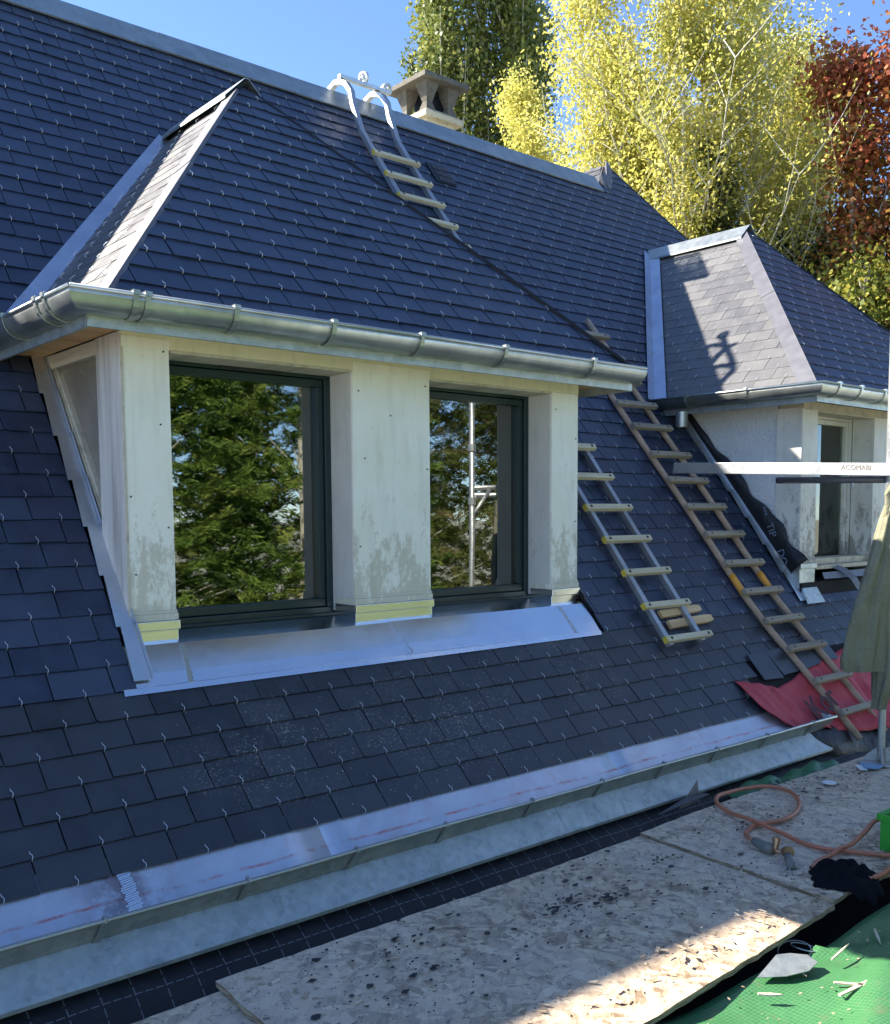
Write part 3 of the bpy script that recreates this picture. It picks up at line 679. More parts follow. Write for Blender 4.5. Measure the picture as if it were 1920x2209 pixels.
    it.box(P(1.2, .26, .06), P(1.24, 1.4, 1.36)); it.box(P(.085, .28, .06), P(.095, 1.39, 1.35))
    it.build('interior', M['dark_in'], root)
    cur = MB()
    for (x0, x1) in ([(2.17, 2.30)] if main else [(.62, .99)]):
        n = 8
        for i in range(n):
            u0, u1 = x0+(x1-x0)*i/n, x0+(x1-x0)*(i+1)/n; w0, w1 = .02*(i % 2), .02*((i+1) % 2)
            cur.slab([P(u0, .28+w0, .2), P(u1, .28+w1, .2), P(u1, .28+w1, 1.3), P(u0, .28+w0, 1.3)], V(0, .003, 0))
    cur.build('curtain', M['curtain'], root)
    # soffit, fascia
    ye = yl(1.343)+.06
    sf = MB(); sf.box(P(-.195, -.195, 1.346), P(W+.195, .0, 1.356)); sf.box(P(-.195, .0, 1.346), P(.0, ye+.05, 1.356)); sf.box(P(W, .0, 1.346), P(W+.195, ye+.05, 1.356))
    sf.build('soffit', M['soffit'], root)
    fa = MB(); fa.box(P(-.205, -.207, 1.305), P(W+.205, -.1955, 1.40)); fa.box(P(-.207, -.195, 1.303), P(-.1955, ye+.10, 1.40)); fa.box(P(W+.1955, -.195, 1.303), P(W+.207, ye+.1, 1.40))
    fa.build('fascia', M['zinc_old'], root)
    # gutter: half round, mitred
    r = .070; cyg = -.225; zg = 1.412; gb = yl(1.40)+.05
    XR = W+.213 if main else W+.6
    c1 = P(cyg, gb, zg); c2 = P(cyg, cyg, zg); c3 = P(XR, cyg, zg)
    n = 14; prof = [(r*math.cos(math.pi*i/n), -r*math.sin(math.pi*i/n)) for i in range(n+1)]
    def fr_(i):
        if i == 0: return V(-1, 0, 0), V(0, 0, 1)
        if i == 1: return V(-1, -1, 0), V(0, 0, 1)
        return V(0, -1, 0), V(0, 0, 1)
    g = MB(); g.sweep([c1, c2, c3], prof, closed=False, frame=fr_, caps=False)
    gut = g.build('dormer_gutter', M['zinc'] if main else M['zinc'], root, smooth=False, solid=.003)
    for p in gut.data.polygons: p.use_smooth = True
    gut.data.set_sharp_from_angle(angle=R(40))
    bd = MB(); bead(bd, [P(cyg-r, gb, zg+.004), P(cyg-r, cyg-r, zg+.004)], .0085); bead(bd, [P(cyg-r, cyg-r, zg+.004), P(XR, cyg-r, zg+.004)], .0085); bd.build('gutter_bead', M['zinc'], gut, smooth=True)
    # end cap (quarter of a sphere-like stop)
    ec = MB(); m_ = 7; rows = []
    for i in range(m_+1):
        ph = i/m_*math.pi/2
        rows.append([P(XR, cyg, zg)+V(r*.55*math.sin(ph), -r*math.cos(ph)*q[0]/r if False else -q[0]*math.cos(ph), q[1]*math.cos(ph)) for q in prof])
    for row in rows: ec.v += [tuple(p) for p in row]
    k = n+1
    for i in range(m_):
        for j in range(n): ec.f.append((i*k+j, i*k+j+1, (i+1)*k+j+1, (i+1)*k+j)); ec.t.append(0)
    ec.build('gutter_end', M['zinc'], gut, smooth=True, solid=.003)
    def bracket(pos, along):
        b = MB(); q = [pos+(V(0, -1, 0) if along == 'x' else V(-1, 0, 0))*(r+.006)*math.cos(math.pi*i/12)+V(0, 0, -(r+.006)*math.sin(math.pi*i/12)) for i in range(-1, 11)]
        ax = V(.010, 0, 0) if along == 'x' else V(0, .010, 0)
        out = []
        for i in range(len(q)-1):
            d = (q[i+1]-q[i]).normalized(); nn = d.cross(ax.normalized())*.0022
            b.obox((q[i]+q[i+1])/2, ax, d*((q[i+1]-q[i]).length/2+.001), nn)
        out = (V(0, -1, 0) if along == 'x' else V(-1, 0, 0))
        b.obox(pos+out*(r+.001)+V(0, 0, .010), ax*1.3, out*.012, V(0, 0, .008))
        b.build('gutter_bracket', M['zinc'], gut)
    if main:
        for x in [-.064, -.02, .329, .77, 1.231, 1.74, 2.367]: bracket(P(x, cyg, zg), 'x')
        for y in [-.06, .03, .407]: bracket(P(cyg, y, zg), 'y')
    else:
        for x in [-.077, .217, .557, .95]: bracket(P(x, cyg, zg), 'x')
        for y in [.26, .745]: bracket(P(cyg, y, zg), 'y')
        sp = MB(); sp.tube([V(4.50, .70, 1.37), V(4.50, .70, 1.262)], [.044, .042], 28, caps=False); sp.build('gutter_outlet', M['zinc'], gut, smooth=False, solid=.003)
    # roof planes
    xc = W/2
    A = P(-ol, -ov, ze); Bc = P(W+ov, -ov, ze); pk = P(xc, yp, zp)
    S = math.sqrt(.5)
    rdm = MB(); deckm = MB()
    def plane(O, U, T, pts, seed, ph, mat_mb, **k):
        # O origin on the eave, U along the eave, T up-slope
        T = T.normalized(); N = U.cross(T).normalized()
        N = N if N.z > 0 else -N
        conv = [((p-O).dot(U), (p-O).dot(T)) for p in pts]
        ar = sum(conv[i][0]*conv[(i+1) % len(conv)][1]-conv[(i+1) % len(conv)][0]*conv[i][1] for i in range(len(conv)))
        if ar < 0: conv = conv[::-1]
        slate_field(mat_mb, O, U, T, N, conv, seed, ph, **k)
        deckm.slab([O+U*u+T*v-N*.004 for u, v in conv], -N*.015)
        return N
    hipf = V(xc+ov, 0, 0)
    Tfront = V(0, yp+ov, zp-ze); Tleft = V(xc+ol, 0, zp-ze); Tright = V(-(xc+ov), 0, zp-ze)
    plane(A, UX, Tfront, [A, Bc, pk], 11+kind, .03, rdm)
    # back ends on the main roof
    yb = yroof(ze+D.z)-D.y; yq = yroof(zp+D.z)-D.y
    Bk = P(-ol, yb+.05, ze); Qk = P(xc, yq+.05, zp)
    lm_ = MB()
    plane(A, V(0, 1, 0), Tleft, [A, Bk, Qk, pk], 21+kind, .05, lm_, hbase=.0028, dark=False)
    Bk2 = P(W+ov, yb+.05, ze)
    plane(Bc, V(0, 1, 0), Tright, [Bc, Bk2, Qk, pk], 31+kind, .05, rdm, hooks=False)
    dk = deckm.build('dormer_roof', M['deck'], root)
    rdm.build('hip_slates', M['slate'], dk) if False else rdm.build('front_slates', M['slate'], root)
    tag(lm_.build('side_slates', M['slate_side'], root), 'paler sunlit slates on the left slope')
    # hip strip on the left hip
    hs = MB(); T = Tleft.normalized(); NL = V(-Tleft.z, 0, Tleft.x).normalized(); NF = V(0, -Tfront.z, Tfront.y).normalized()
    hdir = (pk-A); L = hdir.length; hd = hdir/L
    inn = NL.cross(hd); inn = inn if inn.y > 0 else -inn
    w0, w1 = .105, .075
    cuts = [0, .52, 1.0]
    for i in range(2):
        a = A+hd*(L*cuts[i]+.01)+NL*(.016+.003*i); b = A+hd*(L*cuts[i+1]-.10*(i == 1)+.02*(i == 0))+NL*(.016+.003*i)
        hs.slab([a-inn*.004, a+inn*w0, b+inn*w0*.92, b-inn*.004], NL*.003)
        hs.slab([a-inn*.004+NL*.003, b-inn*.004+NL*.003, b+NF*.006-NL*.018, a+NF*.006-NL*.018], NF*.002)
    hs.build('hip_flashing', M['lead'], root)
    hr = MB(); h2 = (pk-Bc)
    hr.tube([Bc+V(-.02, .0, .022), pk+V(.03, -.01, -.01)], .012, 6); hr.build('right_hip_edge', M['black'], root)
    # ridge cap
    rcp = MB(); cw = .135; dz = .125
    y0, y1 = yp-.05, yq+.02
    for (ya, yb_) in [(y0, y1)]:
        secA = [P(xc-cw, ya, zp-dz+.02), P(xc-cw, ya, zp-dz+.035), P(xc-.012, ya, zp+.028), P(xc+.012, ya, zp+.028), P(xc+cw, ya, zp-dz+.035), P(xc+cw, ya, zp-dz+.02)]
        secB = [p+V(0, yb_-ya, 0) for p in secA]
        q = len(secA); rcp.add(secA+secB, [(j, q+j, q+j+1, j+1) for j in range(q-1)])
    rcp.build('dormer_ridge_cap', M['zinc'], root, solid=.003)
    # valley on the left
    vx = lambda z: xc-(zp-z)*(xc+ol)/(zp-ze)
    v0 = P(vx(ze-.03), yroof(ze-.03+D.z)-D.y, ze-.03); v1 = P(vx(zp-.11), yroof(zp-.11+D.z)-D.y, zp-.11)
    vd = (v1-v0).normalized(); sd_ = N1.cross(vd); sd_ = sd_ if sd_.x < 0 else -sd_
    vm = MB(); w = .072 if main else .085
    o = N1*.020
    vm.slab([v0+o-sd_*.10, v0+o+sd_*w, v1+o+sd_*w*(.75 if main else 1), v1+o-sd_*.05], N1*.003)
    if not main:
        vs = vd.cross(NL); vs = vs if vs.y < 0 else -vs
        vm.slab([v0+NL*.022+o*.5, v0+NL*.022+vs*.10, v1+NL*.022+vs*.10, v1+NL*.022+o*.5], NL*.003)
        vm.slab([v1+o+sd_*w, v1+o-sd_*.06, v1+o+vd*.10+sd_*w], N1*.003)
    vm.build('valley_flashing', M['valley'], root)
    # stepped flashing along the cheek
    cf = MB(); k0, k1 = -0.4, kz(1.33+D.z)
    kk = 0.3
    while kk < k1:
        a, b = mp(D.x-.050, kk, .016), mp(D.x-.050, min(kk+2.15, k1), .024)
        cf.slab([a-V(.018, 0, 0), a+V(.05, 0, 0), b+V(.05, 0, 0), b-V(.004, 0, 0)], N1*.002)
        cf.slab([a+V(.052, 0, 0), b+V(.052, 0, 0), b+V(.052, 0, .0)+N1*.022, a+V(.052, 0, 0)+N1*.022], V(.002, 0, 0))
        kk += 2.1
    cf.build('cheek_flashing', M['zinc_sheet'], root)
    # sill flashing
    s0 = V(0, -.190-D.y, .006-D.z) if not main else V(0, -.190, .006)
    if main:
        sf1 = MB()
        xs_ = [-.113, .135, 1.235, 1.242, 2.36, 2.555]
        top = [-.012, .19, 1.20, 1.205, 2.38, 2.59]
        def row(x0, x1, t0, t1, o):
            n = 12; b = len(sf1.v)
            for i in range(n+1):
                f = i/n
                for g_ in range(7):
                    h = (0, .14, .28, .44, .55, .75, 1)[g_]; x = (x0+(x1-x0)*f)*(1-h)+(t0+(t1-t0)*f)*h
                    y = -.190+h*.32; z = .008+(.138*min(1, h/.44)+.030*max(0, (h-.44)/.56))+o+.0008*math.sin(x*5+h*3)*math.sin(h*3.1)
                    if g_ == 0: z -= .004
                    sf1.v.append((x, y, z))
            for i in range(n):
                for g_ in range(6): sf1.f.append((b+i*7+g_, b+(i+1)*7+g_, b+(i+1)*7+g_+1, b+i*7+g_+1)); sf1.t.append(0)
        row(-.113, .16, -.012, .19, .002); row(.15, 1.235, .18, 1.21, 0); row(1.235, 2.37, 1.21, 2.37, .003); row(2.36, 2.555, 2.36, 2.60, .001)
        fl_ = sf1.build('sill_flashing', M['zinc_new'], root, smooth=False, solid=.002); tag(fl_, 'bright new zinc flashing below the windows reflecting blue sky')
        lip = MB(); lip.slab([V(-.113, -.190, .012), V(2.555, -.190, .012), V(2.548, -.207, -.008), V(-.117, -.207, -.008)], (0, -.002, -.001)); lip.build('flashing_lip', M['zinc_new'], fl_)
        sm = MB(); sm.slab([V(1.238, -.193, .012), V(1.212, .02, .135), V(1.212, .02, .150), V(1.238, -.197, .030)], V(.005, 0, 0)); sm.build('standing_seam', M['zinc_sheet'], fl_)
        for (xa, xb) in [(.155, .185), (2.365, 2.372)]:
            sm = MB()
            for i in range(22):
                f = i/21; sm.obox((xa*(1-f)+xb*f+rnd.uniform(-.002, .002), -.188+f*.13, .0145+f*.127), V(rnd.uniform(.007, .012), 0, 0), V(0, .0035, .002), V(0, -.001, .002))
            sm.build('solder_seam', M['zinc_sheet'], fl_)
        # joining piece of the deck under the sill
    else:
        q = MB(); q.slab([mp(D.x-.02, .0, .022), mp(D.x+.22, .0, .022), mp(D.x+.19, 1.1, .03)+V(0, -.02, 0), mp(D.x+.0, 1.1, .03)+V(0, -.02, 0)], N1*.002)
        q.build('sill_flashing', M['zinc_old'], root)
        q = MB()
        pts = [P(.42, -.02, .19), P(.50, -.05, .16), P(.56, -.09, .10), P(.60, -.11, .04), P(.66, -.12, .0)]
        for i in range(4): q.slab([pts[i], pts[i+1], pts[i+1]+V(.07, 0, .02), pts[i]+V(.07, 0, .02)], V(0, -.002, 0))
        q.slab([P(.25, -.03, .165), P(1.0, -.03, .165), P(1.0, -.05, .115), P(.25, -.05, .12)], V(0, -.003, 0)); q.build('lifted_flashing', M['lead'], root)
    box('sill_blocking', P(.0, -.02, -.12), P(W, .25, .10), M['deck'], root)
    return root
dorm1 = dormer((0, 0, 0), 1)
dorm2 = dormer(D2, 2)
# main roof continues under dormer sills, dark deck behind windows
# hooks: the hundred nearest are parts, the rest one mesh
camp = V(-1.5438, -3.6427, .65)
HOOKS.sort(key=lambda h: (h[0]-camp).length)
eh = [h for h in HOOKS if -1.2 < h[0].x]
near = [h for h in eh if h[0].z < .9][:100]; nid = set(id(h) for h in near)
for h in near:
    m_ = MB(); hook_geo(m_, h); m_.build('slate_hook', M['hook'], main_roof)
m_ = MB()
for h in HOOKS:
    if id(h) not in nid: hook_geo(m_, h)
tag(m_.build('slate_hooks', M['hook'], main_roof), kind='stuff')

def text(name, s, size, mat, parent, P, X, Y, ext=.0004, shear=0, bold=0):
    cu = bpy.data.curves.new('t', 'FONT'); cu.body = s; cu.size = size; cu.extrude = ext; cu.shear = shear; cu.offset = bold
    o = bpy.data.objects.new('t', cu); C.objects.link(o); bpy.context.view_layer.update()
    me = bpy.data.meshes.new_from_object(o.evaluated_get(bpy.context.evaluated_depsgraph_get())); bpy.data.objects.remove(o)
    me.name = name; me.materials.clear(); me.materials.append(mat)
    ob = bpy.data.objects.new(name, me); C.objects.link(ob)
    X = Vector(X).normalized(); Y = Vector(Y); Y = (Y-X*Y.dot(X)).normalized(); Z = X.cross(Y)
    off = Vector((0, 0, 0)); q = parent
    while q: off += q.location; q = q.parent
    P = Vector(P)-off
    M4 = Matrix(((X.x, Y.x, Z.x, P.x), (X.y, Y.y, Z.y, P.y), (X.z, Y.z, Z.z, P.z), (0, 0, 0, 1)))
    me.transform(M4); ob.parent = parent
    return ob

# ------------------------------------------------------------------ ladders
def main_pt(x, y, h):    # point on the main roof over local y, lifted h
    if y >= YB: s = (y-YB)/math.cos(A1); return O0+UX*x+V1*s+N1*h
    s = (y-YB)/math.cos(A2); return O0+UX*x+V2*s+N2*h
def bar(mb, a, b, w, t, U, N):   # rectangular bar from a to b
    d = (b-a); U = U.normalized(); N = N.normalized()
    mb.hexa([a-U*w-N*t, a+U*w-N*t, b+U*w-N*t, b-U*w-N*t, a-U*w+N*t, a+U*w+N*t, b+U*w+N*t, b-U*w+N*t])
# lower aluminium ladder
def rung(mat, c, half, N, Vd, parent, caps=True, t=.016, w=.019):
    m = MB(); m.obox(c, UX*half, Vd*w, N*t); o = m.build('rung', mat, parent, bevel=.004)
    if caps:
        e = MB(); e.obox(c-UX*(half+.002), UX*.0025, Vd*(w-.001), N*(t-.001)); e.build('rung_end', M['yellow'], o)
    s = MB()
    for sx in (-1, 1): s.tube([c+UX*sx*(half-.04)+N*(t-.001), c+UX*sx*(half-.04)+N*(t+.003)], .009, 8)
    s.build('bolt', M['black'], o); return o
L2 = empty('roof_ladder', main_pt(3.155, -.29, 0), 'aluminium rail ladder with pale wooden rungs lying low on the slates beside the near dormer', 'ladder', 'aluminium roof ladders')
for x in (3.0, 3.305):
    m = MB(); bar(m, main_pt(x-.01, -.305+.0, .035), main_pt(x+.0, .625, .035), .018, .016, UX, N1); m.build('rail', M['alu'], L2, bevel=.003)
for y in [-.29, -.13, .013, .16, .307, .457, .607]: rung(M['wood_rung'], main_pt(3.152, y, .068), .215, N1, V1, L2)
# upper aluminium ladder hooked over the ridge
L1 = empty('roof_ladder', main_pt(3.11, 1.75, 0), 'aluminium ladder with wheels hooked over the ridge beside the chimney', 'ladder', 'aluminium roof ladders')
for x in (2.945, 3.285):
    m = MB()
    yz = [(1.72, None), (2.33, None), (2.49, None), (2.555, 3.66), (2.58, 3.76), (2.64, 3.835), (2.70, 3.868), (2.78, 3.885), (2.86, 3.86), (2.91, 3.79), (2.925, 3.72)]
    pts = []
    for y, z in yz:
        if z is None: pts.append(main_pt(x, y, .04))
        else: pts.append(V(x, y, z+.03))
    for i in range(len(pts)-1):
        d = (pts[i+1]-pts[i]).normalized(); n_ = UX.cross(d)
        bar(m, pts[i]-d*.004, pts[i+1]+d*.004, .020, .019, UX, n_)
    m.build('hooked_rail', M['alu'], L1, bevel=.004)
for y in [2.31, 2.168, 2.026, 1.885, 1.75]: rung(M['wood_rung'], main_pt(3.115, y, .072), .215, N1, V1, L1)
m = MB(); m.obox((3.16, 2.70, 3.935), V(.24, 0, 0), V(0, .020, 0), V(0, 0, .014)); m.build('cross_bar', M['steel'], L1, bevel=.003)
for (x, rot) in [(3.165, .35), (3.385, 1.25)]:
    m = MB(); c = V(x, 2.72, 3.995 if rot < 1 else 3.965); ax = V(math.cos(rot), math.sin(rot), .1 if rot < 1 else .5).normalized()
    b1 = ax.orthogonal().normalized(); b2 = ax.cross(b1)
    ringp = [c+(b1*math.cos(a)+b2*math.sin(a))*.036 for a in [2*math.pi*i/20 for i in range(21)]]
    m.tube(ringp, .013, 8, caps=False); m.tube([c-ax*.02, c+ax*.02], .012, 10)
    for k in range(4):
        a = k*math.pi/2; m.tube([c, c+(b1*math.cos(a)+b2*math.sin(a))*.034], .006, 6)
    w_ = m.build('wheel', M['steel'], L1, smooth=True)
m = MB(); m.tube([V(3.34, 2.72, 3.94), V(3.345, 2.70, 3.985), V(3.40, 2.71, 4.0)], .008, 6); m.tube([V(3.165, 2.71, 3.94), V(3.165, 2.715, 3.97)], .012, 6); m.build('wheel_stay', M['steel'], L1)
# long wooden ladder
L3 = empty('wooden_ladder', main_pt(4.27, -.86, 0), 'long brown wooden roof ladder with weathered rungs and orange tape, foot on the red membrane', 'ladder')
ry3 = [1.30, 1.158, 1.015, .875, .745, .59, .45, .309, .167, .022, -.115, -.27, -.425, -.597, -.76]
def l3x(y): return 3.935+(1.45-y)*.063
for sgn in (0, 1):
    m = MB(); pts = []; rs = []
    for i in range(13):
        y = 1.43-(1.43+.88)*i/12; pts.append(main_pt(l3x(y)+sgn*.33, y, .030+.004*math.sin(i*1.3+sgn))); rs.append(.021)
    m.tube(pts, rs, 10); m.build('rail', M['wood_rail'], L3, smooth=True)
    tp = MB(); y0, y1 = -.005, -.10
    tp.tube([main_pt(l3x(y)+sgn*.33, y, .0312) for y in (y0-.012, y0-.04, y0-.07, y1-.01)], .0222, 10); tp.build('tape', M['orange'], L3, smooth=True)
for i, y in enumerate(ry3):
    Nn, Vn = (N1, V1) if y > YB else (N2, V2)
    c = main_pt(l3x(y)+.165, y, .070); m = MB(); a = rnd.uniform(-.012, .012)
    m.obox(c, UX*.222+Vn*.222*a, Vn*.021, Nn*.017); o = m.build('rung', M['wood_rung_old'], L3, bevel=.006)
    s = MB()
    for sx in (-1, 1): s.tube([c+UX*sx*.165+Nn*.016, c+UX*sx*.165+Nn*.020], .006, 8)
    s.build('bolt', M['black'], o)
# pine battens behind the lower ladder
for (xa, xb, y, w, lab) in [(3.10, 3.50, -.155, .024, 'fresh pine offcut under the ladder, the upper of two'), (3.12, 3.54, -.205, .026, 'fresh split pine offcut under the ladder, the lower of two')]:
    m = MB(); c0 = main_pt(xa, y, .026); c1 = main_pt(xb, y+.008, .026); n = 9; top = []; 
    for i in range(n+1):
        f = i/n; jag = (rnd.uniform(-.012, .016) if i == n else 0)
        top.append(c0.lerp(c1, f)+UX*jag)
    rows = []
    for i, p in enumerate(top):
        ww = w*(1 if i < n else .75); rows.append([p-V1*ww-N1*.011, p+V1*ww-N1*.011+UX*(.02 if i == n else 0), p+V1*ww+N1*.011, p-V1*ww+N1*.011])
    for rw in rows: m.v += [tuple(p) for p in rw]
    for i in range(n):
        for j in range(4): m.f.append((i*4+j, i*4+(j+1) % 4, (i+1)*4+(j+1) % 4, (i+1)*4+j)); m.t.append(0)
    m.f += [(3, 2, 1, 0), (n*4, n*4+1, n*4+2, n*4+3)]; m.t += [0, 0]
    tag(m.build('wood_offcut', M['pine'], None, bevel=.002), lab, 'wood offcut', 'pine offcuts on the slates')

# ------------------------------------------------------------------ sheets (draped grids)
def sheet(name, rowsP, mat, parent=None, solid=.003, uvscale=1., smooth=True, noise_amp=0, seed=1):
    m = MB(); rg = random.Random(seed); uv = []
    R_ = len(rowsP); Cn = len(rowsP[0])
    for i, row in enumerate(rowsP):
        du = 0
        for j, p in enumerate(row):
            p = Vector(p)
            if j: du += (p-Vector(row[j-1])).length
            dv = 0 if i == 0 else uv[(i-1)*Cn+j][1]/uvscale+(p-Vector(rowsP[i-1][j])).length
            uv.append((du*uvscale, dv*uvscale)); m.v.append(tuple(p))
    for i in range(R_-1):
        for j in range(Cn-1): m.f.append((i*Cn+j, i*Cn+j+1, (i+1)*Cn+j+1, (i+1)*Cn+j)); m.t.append(0)
    return m.build(name, mat, parent, smooth=smooth, solid=solid, uv=uv)
# black membrane from below the apron down to the planks
rows = []
for i in range(9):
    f = i/8; row = []
    for j in range(100):
        x = -3.0+7.6*j/99
        y = -.80-.30*f+.012*math.sin(x*5+f*3)*f+.006*math.sin(x*17)*f; z = -.735-.13*f-.10*f*f*(1-.3*math.sin(x*2.3))+.012*math.sin(x*11+f*5)*f
        row.append((x, y, z))
    rows.append(row)
mem = sheet('underlay_membrane', rows, M['membrane']); tag(mem, 'black roofing membrane with a dashed grid hanging below the zinc eaves', 'membrane')
# sheet below to close the gap
rows = [[(-3.0+j*.5, -1.08-.05*i, -.90-.02*i) for j in range(16)] for i in range(8)]
# red membrane
pts_up = [(3.36, -.50), (3.46, -.515), (3.60, -.54), (3.70, -.57), (3.90, -.55), (4.15, -.50), (4.40, -.48), (4.70, -.45), (5.2, -.42)]
pts_dn = [(3.36, -.60), (3.42, -.68), (3.52, -.735), (3.62, -.765), (3.76, -.77), (3.95, -.81), (4.22, -.85), (4.52, -.87), (5.2, -.9)]
def lerp_list(L, f):
    f *= len(L)-1; i = min(int(f), len(L)-2); g_ = f-i; return (L[i][0]*(1-g_)+L[i+1][0]*g_, L[i][1]*(1-g_)+L[i+1][1]*g_)
rows = []
for i in range(15):
    f = i/14; row = []
    for j in range(70):
        a = lerp_list(pts_up, j/69); b = lerp_list(pts_dn, j/69); x = a[0]*(1-f)+b[0]*f; y = a[1]*(1-f)+b[1]*f
        h = .010+.006*math.sin(x*34+f*2.5)*f+.010*max(0, math.sin(x*13+1.7*f))*f+.004*math.sin(x*57-f*6)
        if x > 4.30: h += .022*abs(math.sin(x*17+f*2))*(.3+f)
        if x < 3.6: h += .025*f*(3.7-x)/.3
        row.append(main_pt(x, y, h))
    rows.append(row)
redm = sheet('red_membrane', rows, M['red'], None); tag(redm, 'torn red roofing membrane with black lettering under the foot of the wooden ladder', 'membrane')
def redtext(s, size, x, y, **k):
    P = main_pt(x, y, .052); X = (main_pt(x+.3, y+.05, .062)-P); Y = V2
    return text('lettering', s, size, M['print'], redm, P, X, Y, bold=.003 if size > .05 else 0)
redtext('Kor', .21, 3.80, -.765); redtext('15', .035, 3.555, -.60)
m = MB(); m.slab([main_pt(3.80, -.775, .035), main_pt(3.85, -.775, .035), main_pt(3.80, -.70, .034)], N2*.001); m.build('printed_mark', M['print'], redm)
# black fold below the red membrane
rows = []
for i in range(12):
    f = i/11; row = []
    for j in range(60):
        x = 3.50+1.7*j/59; a = main_pt(x, -.715-.10*min(1, (x-3.5)/.8), .001)
        sag = min(1, (x-3.5)/.35)
        y = a.y-.10*math.sin(f*2.6)*sag-.02*f+.01*math.sin(x*9+f*4); z = a.z-f*(.15+.12*sag)+.02*math.sin(x*7+f*3)*f
        row.append((x, y-.004, z-.004))
    rows.append(row)
bf = sheet('black_membrane', rows, M['membrane_plain']); tag(bf, 'crumpled black membrane fold hanging below the red sheet', 'membrane')
# black flap along the far dormer's cheek
rows = []
for i in range(8):
    f = i/7; row = []
    for j in range(40):
        g_ = j/39; y = .86-.90*g_; base = main_pt(D2.x-.006, y, .0)
        wdt = (.04+.13*g_)*(1+.15*math.sin(g_*19)+.08*math.sin(g_*41)); ww = f*wdt
        row.append(base+N1*(.05+ww*.95)+V(-.020-.03*math.sin(f*3)*(.4+.6*math.sin(g_*11)**2)-.004*f, 0, 0))
    rows.append(row)
ff = sheet('membrane_flap', rows, M['membrane_plain']); tag(ff, 'black membrane strip with pale lettering curling up beside the stucco cheek of the far dormer', 'membrane')
for s_, y, h, sz in [('TIP', .13, .12, .075), ('sans', .20, .17, .040), ('DO', .01, .075, .075)]:
    P_ = main_pt(D2.x-.066, y+.06, h); text('lettering', s_, sz, M['printw'], ff, P_, -V1*.8-N1*.25, N1*1.0-V1*.2)

# ------------------------------------------------------------------ scaffold
scaf = empty('scaffold', (3.69, -1.21, -.72), 'steel tube scaffold carrying the plank deck beside the eaves', 'scaffold')
def stand(x, y, z0, z1):
    m = MB(); m.tube([(x, y, z0), (x, y, z1)], .0245, 16); return m.build('standard', M['steel'], scaf, smooth=True)
stand(3.70, -1.21, -.34, 3.2)
for x, y in [(4.11, -2.12), (6.8, -1.21), (6.8, -2.12)]: stand(x, y, -3.6, 3.4)
stand(-2.6, -1.25, -3.6, -.78)
m = MB()
for i in range(46): z = -.70+.0082*i; m.tube([(3.695, -1.21, z), (3.695, -1.21, z+.0042)], .0195, 14); m.tube([(3.695, -1.21, z+.0042), (3.695, -1.21, z+.0082)], .0165, 14, caps=False)
m.build('jack_screw', M['spindle'], scaf)
m = MB(); m.box((3.60, -1.29, -.7185), (3.79, -1.13, -.712))
for a in (0, 1, 2, 3):
    d = V(math.cos(a*math.pi/2+.6), math.sin(a*math.pi/2+.6), 0); c = V(3.695, -1.21, -.712)
    m.slab([c+d*.02, c+d*.085, c+d*.075+V(0, 0, .03), c+d*.02+V(0, 0, .075)], d.cross(V(0, 0, 1))*.008)
m.tube([(3.76, -1.27, -.69), (3.80, -1.27, -.69)], .012, 8)
m.build('base_plate', M['spindle'], scaf, bevel=.002)
# beam (flat aluminium guard) and tube
m = MB(); a0, a1 = V(3.665, -1.26, .862), V(3.665, .145, .925)
d = (a1-a0).normalized(); n_ = UX; u_ = n_.cross(d)
m.hexa([a0-u_*.033-n_*.018, a0+u_*.033-n_*.018, a1+u_*.033-n_*.018, a1-u_*.033-n_*.018, a0-u_*.033+n_*.018, a0+u_*.033+n_*.018, a1+u_*.033+n_*.018, a1-u_*.033+n_*.018][:8])
bm_ = m.build('guard_beam', M['alu'], scaf, bevel=.002); tag(bm_, 'flat aluminium beam sticking out towards the roof')
text('lettering', 'ACOMABI', .038, M['printo'], bm_, a0-n_*.0186+d*.30+V(0, 0, -.004), -d, V(0, 0, 1))
m = MB(); m.tube([(3.73, -.53, .828), (3.73, -1.26, .812)], .019, 14); tb = m.build('guard_tube', M['lead'], scaf, smooth=True)
m = MB(); m.tube([(3.71, -.80, .86), (3.71, -1.26, .85)], .012, 10); m.tube([(3.71, -1.0, .80), (3.705, -1.0, .78)], .006, 6); m.build('guard_rod', M['alu'], scaf)
m = MB()
m.tube([(4.11, -2.12, .86), (4.9, -2.12, .88)], .022, 12)
m.tube([(4.11, -2.12, .62), (4.3, -2.1, .84)], .018, 10)
m.tube([(4.11, -2.12, .80), (6.8, -2.12, .80)], .022, 12)
for x in (-2.6, 3.73): m.tube([(x, -3.6, -1.02), (x, -1.15, -1.02)], .022, 12)
m.build('ledger', M['steel'], scaf, smooth=True)
m = MB()
for z in (1.2, .75, -.2): m.tube([(4.11, -2.12, z-.03), (4.11, -2.12, z+.03)], .036, 12)
m.build('coupler', M['steel'], scaf)
